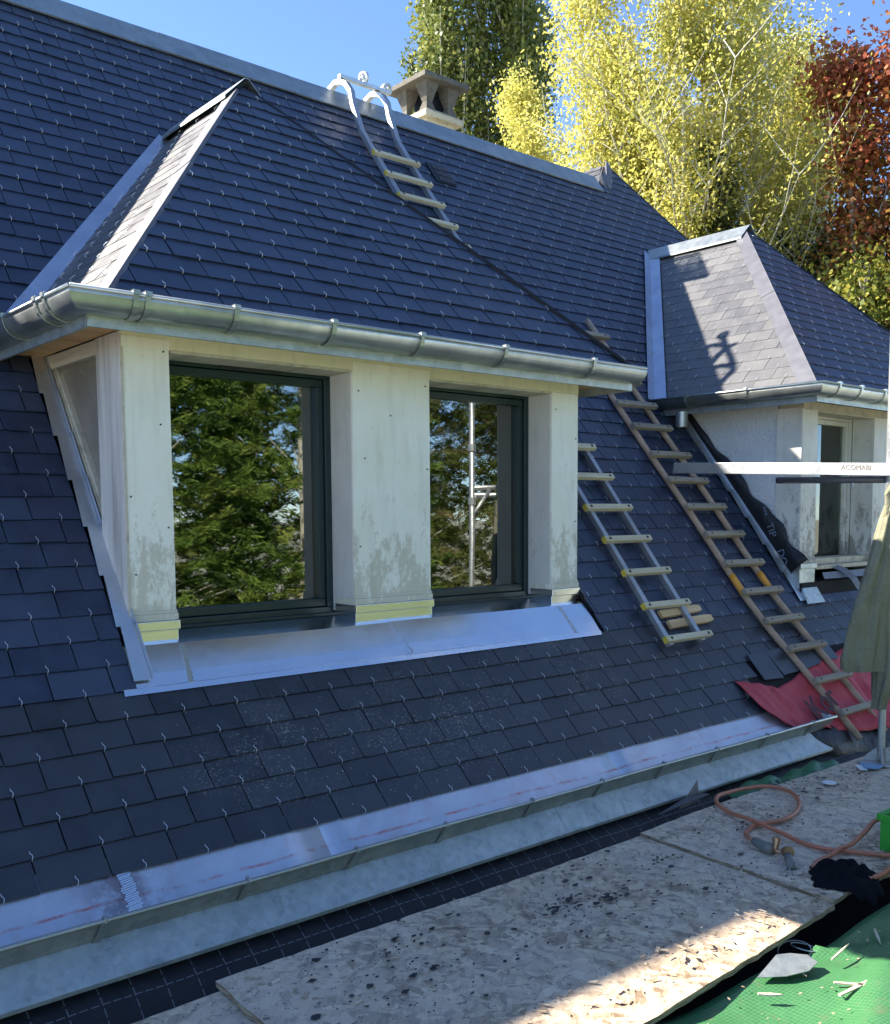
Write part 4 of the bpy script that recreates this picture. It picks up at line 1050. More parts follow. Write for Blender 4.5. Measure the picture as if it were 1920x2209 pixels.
# jacket hung on the standard
jk = MB()
def drape(path, n=56, m_=70, seed=0, taper=None):
    # path: list of (z, cx, cy, rx, ry) ; stations interpolated
    rg = random.Random(seed); b = len(jk.v); ph = [rg.uniform(0, 6.28) for _ in range(6)]
    for i in range(m_+1):
        f = i/m_*(len(path)-1); k = min(int(f), len(path)-2); g_ = f-k; g_ = g_*g_*(3-2*g_)*.4+g_*.6
        z, cx_, cy_, rx, ry_ = [path[k][q]*(1-g_)+path[k+1][q]*g_ for q in range(5)]
        for j in range(n):
            a = 2*math.pi*j/n
            fold = 1+.16*math.sin(3*a+ph[0]+z*2.5)+.13*math.sin(5*a+ph[1]-z*3)+.09*math.sin(9*a+ph[2]+z*5+math.sin(z*9))+.045*math.sin(z*26+ph[3]+3*a)*abs(math.sin(z*5+ph[4]))
            # local axes: r along camera-right, depth along view
            ex, ey = V(.758, -.652, 0), V(.652, .758, 0)
            p = V(cx_, cy_, z)+ex*math.cos(a)*rx*fold+ey*math.sin(a)*ry_*fold
            jk.v.append(tuple(p))
    for i in range(m_):
        for j in range(n):
            k = (j+1) % n; jk.f.append((b+i*n+j, b+i*n+k, b+(i+1)*n+k, b+(i+1)*n+j)); jk.t.append(0)
    jk.f.append(tuple(b+j for j in range(n))); jk.t.append(0)
    jk.f.append(tuple(b+m_*n+j for j in range(n-1, -1, -1))); jk.t.append(0)
bx_, by_ = 3.70, -1.30
E1 = V(.758, -.652, 0)
def at(o): return (bx_+E1.x*o, by_+E1.y*o)
# body / hanging second sleeve
pth = []
for z, o, rx, ry_ in [(.79, -.05, .035, .03), (.74, -.04, .075, .05), (.60, -.01, .11, .07), (.30, .0, .14, .08), (.0, -.03, .12, .08), (-.22, -.07, .075, .065), (-.32, -.095, .05, .05), (-.36, -.105, .038, .036), (-.41, -.11, .036, .034)]:
    x, y = at(o); pth.append((z, x, y, rx, ry_))
drape(pth, seed=3)
pth = []
for z, o, rx, ry_ in [(.75, -.08, .035, .04), (.60, -.11, .05, .05), (.40, -.15, .06, .055), (.20, -.19, .08, .06), (.0, -.225, .095, .065), (-.14, -.245, .105, .065), (-.20, -.24, .105, .06)]:
    x, y = at(o); pth.append((z, x, y-.03, rx, ry_))
drape(pth, seed=9)
jko = jk.build('work_jacket', M['jacket'], None, smooth=True); tag(jko, 'olive work jacket hanging by its hood on the scaffold tube', 'jacket')
hm = MB(); hm.tube([V(*at(-.24), -.192)+V(0, -.03, 0)+V(0, 0, 0), V(*at(-.13), -.212)+V(0, -.092, 0), V(*at(-.03), -.205)+V(0, -.04, 0)], .004, 6); 

# ------------------------------------------------------------------ plank deck
ZO = -.72
def board(name, poly, zt, th, label, cat='board', seed=0):
    rg = random.Random(seed); out = []
    for i in range(len(poly)):
        a, b = Vector(poly[i]), Vector(poly[(i+1) % len(poly)]); L = (b-a).length; n = max(2, int(L/.05)); nn = Vector((-(b-a).y, (b-a).x))/L
        for k in range(n):
            f = k/n; q = a+(b-a)*f
            if k: q = q+nn*rg.uniform(-.0035, .0035)
            out.append((q.x, q.y))
    m = MB(); k = len(out)
    def zz(x, y): return zt+.006*math.sin(x*1.7+seed)
    m.add([(x, y, zz(x, y)) for x, y in out], [tuple(range(k))])
    o = m.build(name, M['osb'], None)
    e = MB(); e.add([(x, y, zz(x, y)-.0005) for x, y in out]+[(x+rg.uniform(-.003, .003), y+rg.uniform(-.003, .003), zz(x, y)-th) for x, y in out], [(i, (i+1) % k, k+(i+1) % k, k+i) for i in range(k)][::1]+[tuple(k+i for i in range(k-1, -1, -1))])
    e.build('board_edge', M['osb_edge'], o)
    return tag(o, label, cat, 'chipboard deck panels')
board('chipboard_panel', [(-.245, -1.10), (-.30, -2.11), (.62, -2.07), (1.67, -2.005), (1.752, -1.092), (.80, -1.105)], ZO, .018, 'long middle chipboard panel of the deck with the sunlit front edge', seed=2)
board('chipboard_panel', [(1.758, -1.088), (1.676, -2.0), (1.80, -1.99), (2.9, -2.03), (4.2, -2.06), (4.2, -1.07), (3.72, -1.071), (2.389, -1.058)], ZO-.001, .018, 'greyish chipboard panel under the blowtorch and the green crate', seed=5)
board('chipboard_panel', [(-2.6, -1.16), (-2.6, -2.2), (-.20, -2.14), (-.16, -1.12), (-.5, -1.125)], ZO-.024, .018, 'chipboard panel at the bottom left tucked beneath its neighbour', seed=8)
# loose flakes, chips
m = MB(); rg = random.Random(5)
for i in range(420):
    x = rg.uniform(-.3, 2.4); y = -1.1-abs(rg.gauss(0, .42)) if rg.random() < .35 else -2.0+abs(rg.gauss(0, .16)); 
    if y < -1.99 or y > -1.05: continue
    if y > -1.08+.05*x and x > .5: continue
    L = rg.uniform(.004, .018)*(2.0 if rg.random() < .05 else 1); w = L*rg.uniform(.15, .5); a = rg.uniform(0, 6.28)
    ux, uy = V(math.cos(a), math.sin(a), rg.uniform(-.15, .25)), V(-math.sin(a), math.cos(a), rg.uniform(-.2, .2))
    m.slab([V(x, y, ZO+.009)-ux*L-uy*w*.6, V(x, y, ZO+.009)+ux*L*.7-uy*w, V(x, y, ZO+.009)+ux*L+uy*w*.3, V(x, y, ZO+.009)-ux*L*.6+uy*w], V(0, 0, .0012), rg.random())
tag(m.build('wood_flakes', M['flake'], None), 'scattered pale wood flakes on the deck', 'flakes', kind='stuff')
m = MB()
def chip(x, y, z, L, nrm=None):
    k = rg.randint(4, 6); a0_ = rg.uniform(0, 6.28); P_ = V(x, y, z); t1, t2 = V(1, 0, rg.uniform(-.15, .15)), V(0, 1, rg.uniform(-.15, .15))
    m.slab([P_+t1*math.cos(a0_+j*6.283/k)*L*rg.uniform(.4, 1)+t2*math.sin(a0_+j*6.283/k)*L*.6*rg.uniform(.4, 1) for j in range(k)], V(0, 0, .0025), rg.random())
cl = [(.95, -1.40, .10, 90), (1.12, -1.46, .05, 40), (.9, -1.5, .35, 60), (1.55, -1.35, .06, 30), (1.25, -1.18, .2, 40), (2.9, -1.08, .10, 45), (2.95, -1.2, .3, 60), (.2, -1.5, .3, 60), (1.5, -1.7, .4, 60), (2.2, -1.3, .4, 70), (3.2, -1.25, .3, 50), (0.3, -1.25, .25, 50)]
for cx_, cy_, s_, n in cl:
    for i in range(n):
        x, y = rg.gauss(cx_, s_*.7), rg.gauss(cy_, s_*.35)
        if y > -1.12+.06*x and x < 2: continue
        if y > -1.02 or y < -1.98: continue
        chip(x, y, ZO+.009, rg.choice([.003, .004, .005, .008, .012]) if rg.random() < .93 else .022)
tag(m.build('slate_chips', M['chip'], None), 'small black chips of slate scattered on the deck', 'chips', kind='stuff')
m = MB()
for i in range(260):
    x = rg.uniform(-.6, .5); y = rg.uniform(-1.12, -.98); L = rg.uniform(.003, .009); a = rg.uniform(0, 6.28); u = V(math.cos(a), math.sin(a), 0)
    z = -.86-.25*(-(y+1.0))+.02; m.slab([V(x, y, z)-u*L, V(x, y, z)+u*L, V(x, y, z)+u*L+V(0, .002, 0)], V(0, 0, .001), rg.random())
tag(m.build('sawdust', M['flake'], None), 'sawdust fallen on the black membrane at the lower left', 'sawdust', kind='stuff')
# sawdust crumbs on the slates
m = MB()
for (cx_, cy_, n, sx, sy) in [(.55, -.42, 130, .22, .12), (1.1, -.5, 60, .25, .1), (1.45, -.36, 40, .12, .06), (1.75, -.25, 60, .14, .03), (1.25, -.62, 60, .3, .02), (2.25, -.4, 60, .1, .12)]:
    for i in range(n):
        x, y = rg.gauss(cx_, sx), rg.gauss(cy_, sy)
        if not -.65 < y < -.19: continue
        P_ = main_pt(x, y, .0135); L = rg.uniform(.001, .0036); a = rg.uniform(0, 6.28); u = UX*math.cos(a)+V2*math.sin(a); w = -UX*math.sin(a)+V2*math.cos(a)
        m.slab([P_-u*L, P_+w*L*.5, P_+u*L, P_-w*L*.5], N2*.001, rg.uniform(.3, 1))
tag(m.build('sawdust', M['flake'], None), 'light crumbs of sawdust on the lower slates', 'sawdust', kind='stuff')

# tarps
rows = []
for i in range(60):
    f = i/59; row = []
    for j in range(90):
        x = -.4+5.2*j/89; y = -1.995-.055*x-.02*math.sin(x*2.1)-f*1.5
        z = -.772+.012*math.sin(x*9+y*4)+.010*math.sin(x*3.3-y*9)+.02*math.sin(y*5+x)*.4
        # a sharp fold running across
        dd = (y+2.02)+(x-1.35)*1.05; z += .028*math.exp(-(dd/.025)**2)
        dd = (y+2.35)-(x-1.3)*.35; z += .02*math.exp(-(dd/.05)**2)
        dd = (y+2.25)+(x-.75)*.8; z += .018*math.exp(-(dd/.06)**2)
        row.append((x, y, z))
    rows.append(row)
tp = sheet('green_tarp', rows, M['tarp']); tag(tp, 'green woven tarpaulin spread over the lower deck in the bottom right corner', 'tarpaulin')
box('lower_deck', (-2.6, -3.6, -.99), (5, -1.12, -.96), M['deck'], scaf)  # black sheet carried under the boards, standing in for shade in the gap
rows = []
for i in range(10):
    f = i/9; row = []
    for j in range(36):
        g_ = j/35; x = 2.62+1.0*g_; y = -.90-.14*f-.03*g_; z = -.755+.055*math.sin(f*3.1)*(.35+.65*abs(math.sin(g_*6.2)))+.01*math.sin(g_*31+f*7)-.01
        row.append((x, y, z))
    rows.append(row)
tag(sheet('green_tarp', rows, M['tarp_dark']), 'dark green tarpaulin bunched between the zinc apron and the deck', 'tarpaulin')

# ------------------------------------------------------------------ torch, hose, cloth, crate, bits
tc = empty('gas_torch', (1.93, -1.60, ZO), 'roofer gas torch with grey handle, brass valve and orange hose lying on the deck', 'gas torch')
ZT = ZO+.03
m = MB(); m.tube([(1.957, -1.505, ZT), (1.950, -1.53, ZT), (1.935, -1.575, ZT), (1.925, -1.615, ZT)], [.012, .019, .021, .022], 14); m.build('handle', M['handle'], tc, smooth=True)
m = MB(); m.tube([(1.924, -1.617, ZT), (1.920, -1.632, ZT)], .013, 12); m.tube([(1.919, -1.632, ZT), (1.925, -1.665, ZT+.004)], .010, 10); m.tube([(1.921, -1.626, ZT), (1.935, -1.622, ZT+.035)], [.010, .016], 12); m.tube([(1.935, -1.622, ZT+.035), (1.937, -1.621, ZT+.048)], .0165, 12)
m.build('valve', M['brass'], tc, smooth=False)
m = MB(); m.tube([(1.927, -1.665, ZT+.005), (1.912, -1.693, ZT+.014)], [.020, .022], 8); m.build('burner_body', M['brass'], tc)
m = MB(); m.tube([(1.905, -1.690, ZT+.002), (1.835, -1.745, ZO+.012)], [.015, .017], 12, caps=True); m.build('nozzle', M['handle'], tc, smooth=True)
m = MB(); m.tube([(1.91, -1.655, ZT), (1.86, -1.69, ZO+.02), (1.815, -1.712, ZO+.006), (1.805, -1.725, ZO+.006), (1.835, -1.735, ZO+.02), (1.80, -1.760, ZO+.006)], .0025, 6); m.build('stand_wire', M['steel'], tc)
def smoothpath(pts, n=6):
    out = []; P_ = [Vector(p) for p in pts]
    for i in range(len(P_)-1):
        p0, p1, p2, p3 = P_[max(i-1, 0)], P_[i], P_[i+1], P_[min(i+2, len(P_)-1)]
        for k in range(n):
            t_ = k/n; out.append(.5*((2*p1)+(p2-p0)*t_+(2*p0-5*p1+4*p2-p3)*t_*t_+(3*p1-p0-3*p2+p3)*t_**3))
    return out+[P_[-1]]
hp = [(1.957, -1.503), (2.048, -1.416), (2.166, -1.377), (2.246, -1.393), (2.338, -1.417), (2.472, -1.399), (2.629, -1.331), (2.745, -1.234), (2.781, -1.148), (2.754, -1.075), (2.655, -1.035), (2.52, -1.031), (2.40, -1.043), (2.315, -1.10), (2.26, -1.20), (2.20, -1.34), (2.151, -1.526), (2.121, -1.635), (2.126, -1.738), (2.164, -1.803), (2.201, -1.868), (2.242, -1.936), (2.35, -2.05)]
zs_ = [ZT, ZO+.014]+[ZO+.013]*9+[ZO+.02, ZO+.025, ZO+.02]+[ZO+.013]*1+[ZO+.026, ZO+.02]+[ZO+.013]*20
m = MB(); m.tube(smoothpath([(x, y, z+.004) for (x, y), z in zip(hp, zs_)]), .0095, 10); m.build('hose', M['hose'], tc, smooth=True)
m = MB(); m.tube(smoothpath([(1.90, -1.80, ZO+.015), (1.961, -1.783, ZO+.018), (2.067, -1.786, ZO+.022), (2.13, -1.787, ZO+.034), (2.229, -1.787, ZO+.030), (2.35, -1.78, ZO+.05), (2.45, -1.80, ZO+.09), (2.6, -1.95, ZO+.09)]), .0095, 10)
m.tube(smoothpath([(1.93, -2.00, ZO+.02), (1.983, -2.003, ZO+.016), (2.047, -2.005, ZO+.016), (2.12, -1.994, ZO+.016), (2.3, -1.97, ZO+.018)]), .0095, 10)
m.build('hose', M['hose'], tc, smooth=True)
# cloth: crumpled grid
rows = []; rg2 = random.Random(4)
outl = [(1.97, -1.775), (2.02, -1.80), (2.055, -1.87), (2.07, -1.93), (1.97, -2.04), (1.86, -2.06), (1.80, -2.02), (1.76, -1.95), (1.735, -1.895), (1.80, -1.85), (1.87, -1.80), (1.93, -1.775)]
cc_ = V(1.90, -1.92, 0); m = MB(); NR, NA = 12, 72
for i in range(NR+1):
    f = i/NR
    for j in range(NA):
        g_ = j/NA*len(outl); k = int(g_) % len(outl); q = g_-int(g_)
        ox_, oy_ = outl[k][0]*(1-q)+outl[(k+1) % len(outl)][0]*q, outl[k][1]*(1-q)+outl[(k+1) % len(outl)][1]*q
        rad = 1+.05*math.sin(j*1.3)*f
        x, y = cc_.x+(ox_-cc_.x)*f*rad, cc_.y+(oy_-cc_.y)*f*rad
        z = ZO+.008+.055*(1-f**2.2)*(.75+.45*math.sin(x*48+y*15)*math.cos(y*41-x*10))+.012*math.sin(j*.9+i)*(1-f)*f*2
        if y < -2.0: z -= (-2.0-y)*.9
        m.v.append((x, y, max(z, ZO+.004 if y > -2.0 else -1)))
for i in range(NR):
    for j in range(NA): k = (j+1) % NA; m.f.append((i*NA+j, i*NA+k, (i+1)*NA+k, (i+1)*NA+j)); m.t.append(0)
tag(m.build('black_cloth', M['cloth'], None, smooth=True, solid=.003), 'crumpled black cloth lying over the edge of the deck below the hose', 'cloth')
# crate
cr = MB(); x0, y0, x1, y1 = 2.31, -2.19, 2.72, -1.86; z0, z1 = ZO+.004, ZO+.15; w = .008
cd = V(.02, .0, 0)
for a, b in [((x0, y0), (x0+w, y1)), ((x1-w, y0), (x1, y1)), ((x0+w, y0), (x1-w, y0+w)), ((x0+w, y1-w), (x1-w, y1))]: cr.box((a[0], a[1], z0), (b[0], b[1], z1))
cr.box((x0, y0, z0-.003), (x1, y1, z0-.0005)); 
crate = cr.build('plastic_crate', M['green_plastic'], None, bevel=.003); tag(crate, 'bright green plastic crate at the right edge of the deck', 'crate')
cr = MB()
for a, b in [((x0-.012, y0-.012), (x0-.0005, y1+.012)), ((x1+.0005, y0-.012), (x1+.012, y1+.012)), ((x0, y0-.012), (x1, y0-.0005)), ((x0, y1+.0005), (x1, y1+.012))]: cr.box((a[0], a[1], z1-.022), (b[0], b[1], z1+.004))
for k in range(5):
    yy = y0+.03+k*.06; cr.box((x0-.007, yy, z0), (x0-.0005, yy+.01, z1-.0225))
cr.build('crate_rim', M['green_plastic'], crate, bevel=.002)
# flat bits
def flat(name, pts, z, mat, label, cat, group=None, th=.002, tilt=0):
    m = MB(); m.slab([V(x, y, z+tilt*i) for i, (x, y) in enumerate(pts)], V(0, 0, th)); return tag(m.build(name, mat, None), label, cat, group)
flat('paper_card', [(3.50, -1.16), (3.42, -1.232), (3.445, -1.26), (3.54, -1.19)], ZO+.010, M['white'], 'white and green printed card, the left one beside the scaffold foot', 'card')
flat('paper_card', [(3.46, -1.235), (3.50, -1.29), (3.59, -1.28), (3.575, -1.17), (3.55, -1.165)], ZO+.013, M['bluecard'], 'blue printed card, the right one beside the scaffold foot', 'card')
m = MB(); m.slab([V(3.072+.035*math.cos(a), -1.245+.035*math.sin(a), ZO+.010) for a in [i*2*math.pi/24 for i in range(24)]], V(0, 0, .004)); tag(m.build('round_disc', M['white'], None), 'small white round lid lying on the deck', 'lid')
m = MB(); n = 10; arc = [(1.30, -2.115)]+[(1.40+.0*i+.085*math.cos(-.5+i*2.1/n)-.0, -2.13+.06*math.sin(-.9+i*2.3/n)) for i in range(n+1)]
flat('zinc_offcut', [(1.02, -2.10), (1.09, -2.155), (1.17, -2.185), (1.24, -2.175), (1.26, -2.13), (1.225, -2.09), (1.18, -2.07)], -.748, M['zinc_old'], 'grey quarter round zinc offcut on the edge of the green tarpaulin', 'offcut', 'zinc offcuts', .002, .002)
m = MB(); m.slab([V(1.85, -2.16, -.75), V(1.98, -2.25, -.75), V(2.06, -2.16, -.75), V(1.93, -2.09, -.75)], V(0, 0, .002)); m.slab([V(1.85, -2.16, -.748), V(1.93, -2.09, -.748), V(1.94, -2.08, -.70), V(1.865, -2.15, -.70)], V(-.002, .002, 0)); tag(m.build('zinc_offcut', M['zinc_sheet'], None), 'folded pale zinc offcut on the tarpaulin at the right edge', 'offcut', 'zinc offcuts')
flat('zinc_offcut', [(2.02, -.985), (2.28, -.93), (2.42, -.95), (2.40, -1.0), (2.15, -1.03)], ZO+.004, M['lead'], 'grey zinc scrap sticking out behind the deck near the hose', 'offcut', 'zinc offcuts', .002, .008)
m = MB(); m.slab([V(2.20, -.97, ZO-.01), V(2.42, -.93, ZO-.02), V(2.43, -.91, ZO+.075)], V(0, .002, 0)); tag(m.build('slate_offcut', M['slate_side'], None), 'dark triangular slate offcut standing behind the deck', 'slate piece')
m = MB()
for (c, r_, tl) in [((1.36, -2.03, -.79), .052, .3), ((1.40, -2.045, -.785), .045, -.2)]:
    m.tube([V(c[0]+r_*math.cos(a), c[1]+r_*math.sin(a), c[2]+tl*.05*math.cos(a)) for a in [i*2*math.pi/30 for i in range(31)]], .0022, 6, caps=False)
tag(m.build('wire_loop', M['steel'], None, smooth=True), 'thin coiled wire loops in the dark gap below the deck', 'wire')
sticks = [((1.10, -2.32), (1.29, -2.335), 'short pale wood splinter on the sunlit tarpaulin', .006), ((1.16, -2.27), (1.28, -2.42), 'long pale wood splinter lying slantwise on the tarpaulin', .006), ((1.30, -2.19), (1.45, -2.17), 'thin straw coloured stick near the grey offcut', .003), ((1.62, -2.17), (1.52, -2.24), 'broken splinter by the fold of the tarpaulin', .004), ((.93, -2.16), (.98, -2.21), 'white curled scrap at the bottom edge of the tarpaulin', .006)]
for a, b, lab, w in sticks:
    m = MB(); A_, B_ = V(*a, -.748), V(*b, -.748); d = (B_-A_); s_ = V(-d.y, d.x, 0).normalized()*w
    m.slab([A_-s_*.3, A_+s_, A_.lerp(B_, .6)+s_*1.2, B_, A_.lerp(B_, .5)-s_], V(0, 0, .005), .8); tag(m.build('wood_splinter', M['flake'], None), lab, 'splinter', 'wood splinters on the tarpaulin')
m = MB()
for i in range(120):
    x = rg.uniform(.5, 2.6); y = rg.uniform(-2.6, -2.03-.06*x); L = rg.uniform(.002, .009); a = rg.uniform(0, 6.28); u = V(math.cos(a), math.sin(a), .2); w_ = V(-math.sin(a), math.cos(a), 0)
    m.slab([V(x, y, -.752)-u*L, V(x, y, -.752)+w_*L*.5, V(x, y, -.752)+u*L, V(x, y, -.752)-w_*L*.4], V(0, 0, .002), rg.random()*.5)
tag(m.build('dry_leaf_bits', M['flake'], None), 'dry leaf and wood bits strewn on the green tarpaulin', 'debris', kind='stuff')

# ------------------------------------------------------------------ ground
m = MB(); m.box((-400, -400, -3.8), (400, 400, -3.6)); tag(m.build('ground', M['ground'], None), kind='structure')

# ------------------------------------------------------------------ trees
def leaves(name, pts, dirs, size, aspect, mat, parent, seed, tints=None, up=.3, along=False):
    rs = np.random.RandomState(seed); n = len(pts); c = np.asarray(pts, float)
    a = rs.normal(size=(n, 3))
    if along: a = np.asarray(dirs)+rs.normal(size=(n, 3))*.35
    a /= np.linalg.norm(a, axis=1)[:, None]+1e-9
    b = rs.normal(size=(n, 3)); b[:, 2] *= up; b -= a*(a*b).sum(1)[:, None]; b /= np.linalg.norm(b, axis=1)[:, None]+1e-9
    s = size*rs.uniform(.6, 1.35, n)[:, None]
    nrm = np.cross(a, b)
    v = np.stack([c-a*s, c-b*s*aspect+nrm*s*.15, c+a*s, c+b*s*aspect-nrm*s*.1], 1).reshape(-1, 3)
    off = np.zeros(3); q = parent
    while q: off += np.array(q.location); q = q.parent
    v -= off
    me = bpy.data.meshes.new(name); me.vertices.add(4*n); me.vertices.foreach_set('co', v.ravel().astype(np.float32))
    me.loops.add(4*n); me.loops.foreach_set('vertex_index', np.arange(4*n, dtype=np.int32))
    me.polygons.add(n); me.polygons.foreach_set('loop_start', np.arange(0, 4*n, 4, dtype=np.int32)); me.polygons.foreach_set('loop_total', np.full(n, 4, dtype=np.int32))
    tv = rs.rand(n) if tints is None else np.clip(tints+rs.normal(size=n)*.14, 0, 1)
    at_ = me.attributes.new('tint', 'FLOAT', 'FACE'); at_.data.foreach_set('value', tv.astype(np.float32))
    me.materials.append(mat); me.update(); me.validate()
    o = bpy.data.objects.new(name, me); C.objects.link(o); o.parent = parent; return o
def tree(name, base, h, stems, spread, leafmat, barkmat, nleaf, lsize, label, group, seed, rise=.55, asp=.5, density=None, crown0=.25, tintf=None, jitter=.16, twl=.9, trunk_r=.12, along=False, up=.6, cat='tree', env=0):
    rg = random.Random(seed); nr = np.random.RandomState(seed); root = empty(name, base, label, cat, group); B = Vector(base)
    segs = MB(); tw = []
    def grow(p, d, L, r, lev):
        n = 5 if lev else 9; pts = [p]; rs_ = [r]
        for i in range(n):
            w_ = .05 if lev == 0 else .14; d = (d+V(rg.gauss(0, w_), rg.gauss(0, w_), rg.gauss(.05, .05))).normalized(); p = p+d*(L/n); pts.append(p); rs_.append(r*(1-.75*(i+1)/n))
            if lev < 2 and (i >= 2 or lev > 0):
                for _ in range(2 if lev else 3):
                    az = rg.uniform(0, 6.283); side = V(math.cos(az), math.sin(az), 0); dd = (side*(1-rise)+V(0, 0, rise)+d*.25).normalized()
                    grow(p, dd, L*rg.uniform(.30, .55)*(spread*((.35+.95*math.sin(math.pi*min(1, .18+.86*(i+1)/n))) if env else (1.25-.8*(i+1)/n)) if lev == 0 else 1), r*.45, lev+1)
            elif lev >= 2: tw.append((p, d))
        segs.tube(pts, rs_, 5 if lev else 8, caps=False)
        tw.append((p, d))
    for s_ in range(stems):
        az = 6.283*s_/stems+rg.uniform(-.5, .5); tilt = .0 if stems == 1 else rg.uniform(.02, .15)
        grow(B+V(math.cos(az), math.sin(az), 0)*.25*(stems > 1), V(math.cos(az)*tilt, math.sin(az)*tilt, 1).normalized(), h*rg.uniform(.8, 1.0), trunk_r, 0)
    segs.build('trunk', barkmat, root, smooth=True)
    tp_ = np.array([tuple(t_[0]) for t_ in tw]); td = np.array([tuple(t_[1]) for t_ in tw])
    k = tp_[:, 2] > B.z+h*crown0; tp_, td = tp_[k], td[k]
    idx = nr.randint(0, len(tp_), nleaf); u = nr.rand(nleaf)[:, None]
    P_ = tp_[idx]-td[idx]*u*twl*.5+nr.normal(size=(nleaf, 3))*jitter
    ct_ = nr.rand(len(tp_))*.5+.25
    t_ = ct_[idx]
    if tintf is not None: t_ = tintf(P_, t_)
    leaves('crown', P_, td[idx], lsize, asp, leafmat, root, seed+1, t_, up, along); return root
DETAIL = 1.0
def poplar(base, h, rad, label, seed, nleaf, group='poplars behind the house'):
    rg = random.Random(seed); nr = np.random.RandomState(seed); root = empty('poplar_tree', base, label, 'tree', group); B = Vector(base)
    segs = MB(); segs.tube([B, B+V(.1, 0, h*.5), B+V(0, .1, h)], [.28, .16, .03], 8); pts = []; tn = []
    for i in range(90):
        z0 = h*rg.uniform(.02, .85); az = rg.uniform(0, 6.283); L = rg.uniform(2.2, 4.5); r_ = rad*rg.uniform(.45, 1.0)*(1-.55*max(0, z0/h-.5)); 
        p = B+V(0, 0, z0); side = V(math.cos(az), math.sin(az), 0); path = [p, p+side*r_*.6+V(0, 0, L*.25), p+side*r_*.9+V(0, 0, L*.6), p+side*r_+V(0, 0, L)]
        segs.tube(path, [.04, .03, .02, .008], 5, caps=False)
        n = int(nleaf/90); u = nr.rand(n)*3; k = np.minimum(u.astype(int), 2); g_ = (u-k)[:, None]; A_ = np.array([tuple(q) for q in path])
        pts.append(A_[k]*(1-g_)+A_[k+1]*g_+nr.normal(size=(n, 3))*np.array([.20, .20, .28])*(1 if rg.random() < .8 else .5)); tn.append(np.full(n, rg.uniform(.15, .75)))
    segs.build('trunk', M['bark_pale'], root, smooth=True)
    P_ = np.concatenate(pts); leaves('crown', P_, None, .062, .6, M['leaf_poplar'], root, seed+3, np.concatenate(tn), 1.2); return root
poplar((14.8, 15.25, -3.6), 21, 1.0, 'tall dark green poplar directly behind the chimney, the left of the pair', 5, int(70000*DETAIL))
poplar((16.0, 14.2, -3.6), 23, 1.15, 'tall dark green poplar behind the yellow trees, the right of the pair', 6, int(80000*DETAIL))
yl_ = 'yellow autumn trees behind the roof'
YT = dict(rise=.42, asp=.5, jitter=.17, crown0=.40, trunk_r=.05, env=1)
tree('autumn_tree', (12.05, 8.15, -3.6), 11.8, 4, .30, M['leaf_yellow'], M['bark_pale'], int(80000*DETAIL), .036, 'slender yellow leaved tree left of the group, overlapping the poplar', yl_, 21, **YT)
tree('autumn_tree', (12.95, 7.05, -3.6), 12.6, 6, .42, M['leaf_yellow'], M['bark_pale'], int(98000*DETAIL), .036, 'tallest yellow leaved tree with several pale stems in the middle of the group', yl_, 22, **YT)
tree('autumn_tree', (13.75, 5.95, -3.6), 12.3, 6, .42, M['leaf_yellow'], M['bark_pale'], int(95000*DETAIL), .036, 'broad yellow leaved tree nearest the red maple', yl_, 27, **YT)
# conifer in front of them
def spruce(base, h, rad, mat, label, seed, n):
    rg = random.Random(seed); nr = np.random.RandomState(seed); root = empty('conifer', base, label, 'tree'); B = Vector(base); segs = MB(); segs.tube([B, B+V(0, 0, h)], [.12, .02], 8); pts = []; dirs = []; tn = []
    nb = 170
    for i in range(nb):
        f = rg.random()**.8; z = h*(.12+.88*f); L = rad*(1-f)*rg.uniform(.75, 1.15)+.12; az = rg.uniform(0, 6.283); d = V(math.cos(az), math.sin(az), -.12).normalized(); p = B+V(0, 0, z); q = p+d*L+V(0, 0, L*.12)
        segs.tube([p, q], [.018, .004], 4, caps=False); k = int(n/nb*(.4+L/rad)); u = nr.rand(k)[:, None]**.7
        pts.append(np.array(tuple(p))+(np.array(tuple(q))-np.array(tuple(p)))*u+nr.normal(size=(k, 3))*.075); dirs.append(np.tile(tuple(d), (k, 1))); tn.append(np.full(k, rg.uniform(.2, .7)))
    segs.build('trunk', M['bark'], root); leaves('crown', np.concatenate(pts), np.concatenate(dirs), .055, .28, mat, root, seed+1, np.concatenate(tn), 1., True); return root
spruce((11.9, 5.5, -3.6), 9.9, 1.9, M['needle_pale'], 'small pale green conifer just behind the slope between the roofs', 41, int(30000*DETAIL))
# dark shrub mass and red maple
tree('dark_green_tree', (13.4, 4.7, -3.6), 8.8, 3, .30, M['leaf_dark'], M['bark'], int(36000*DETAIL), .06, 'dark glossy evergreen tree low behind the far dormer', None, 51, .5, .5, crown0=.3, jitter=.25)
tree('maple_tree', (13.2, 2.55, -3.6), 10.6, 4, .25, M['leaf_red'], M['bark'], int(80000*DETAIL), .042, 'maple with rust red leaves at the right edge', None, 61, .5, .7, crown0=.35, jitter=.2,
     tintf=lambda P_, t_: np.clip(t_-.15+(P_[:, 2]-3.6)*.12, 0, 1))
tree('autumn_tree', (11.9, 3.3, -3.6), 7.4, 4, .36, M['leaf_green'], M['bark'], int(60000*DETAIL), .042, 'low tree of mixed green and orange leaves right of the far dormer roof', None, 63, .45, .7, crown0=.3, jitter=.22)
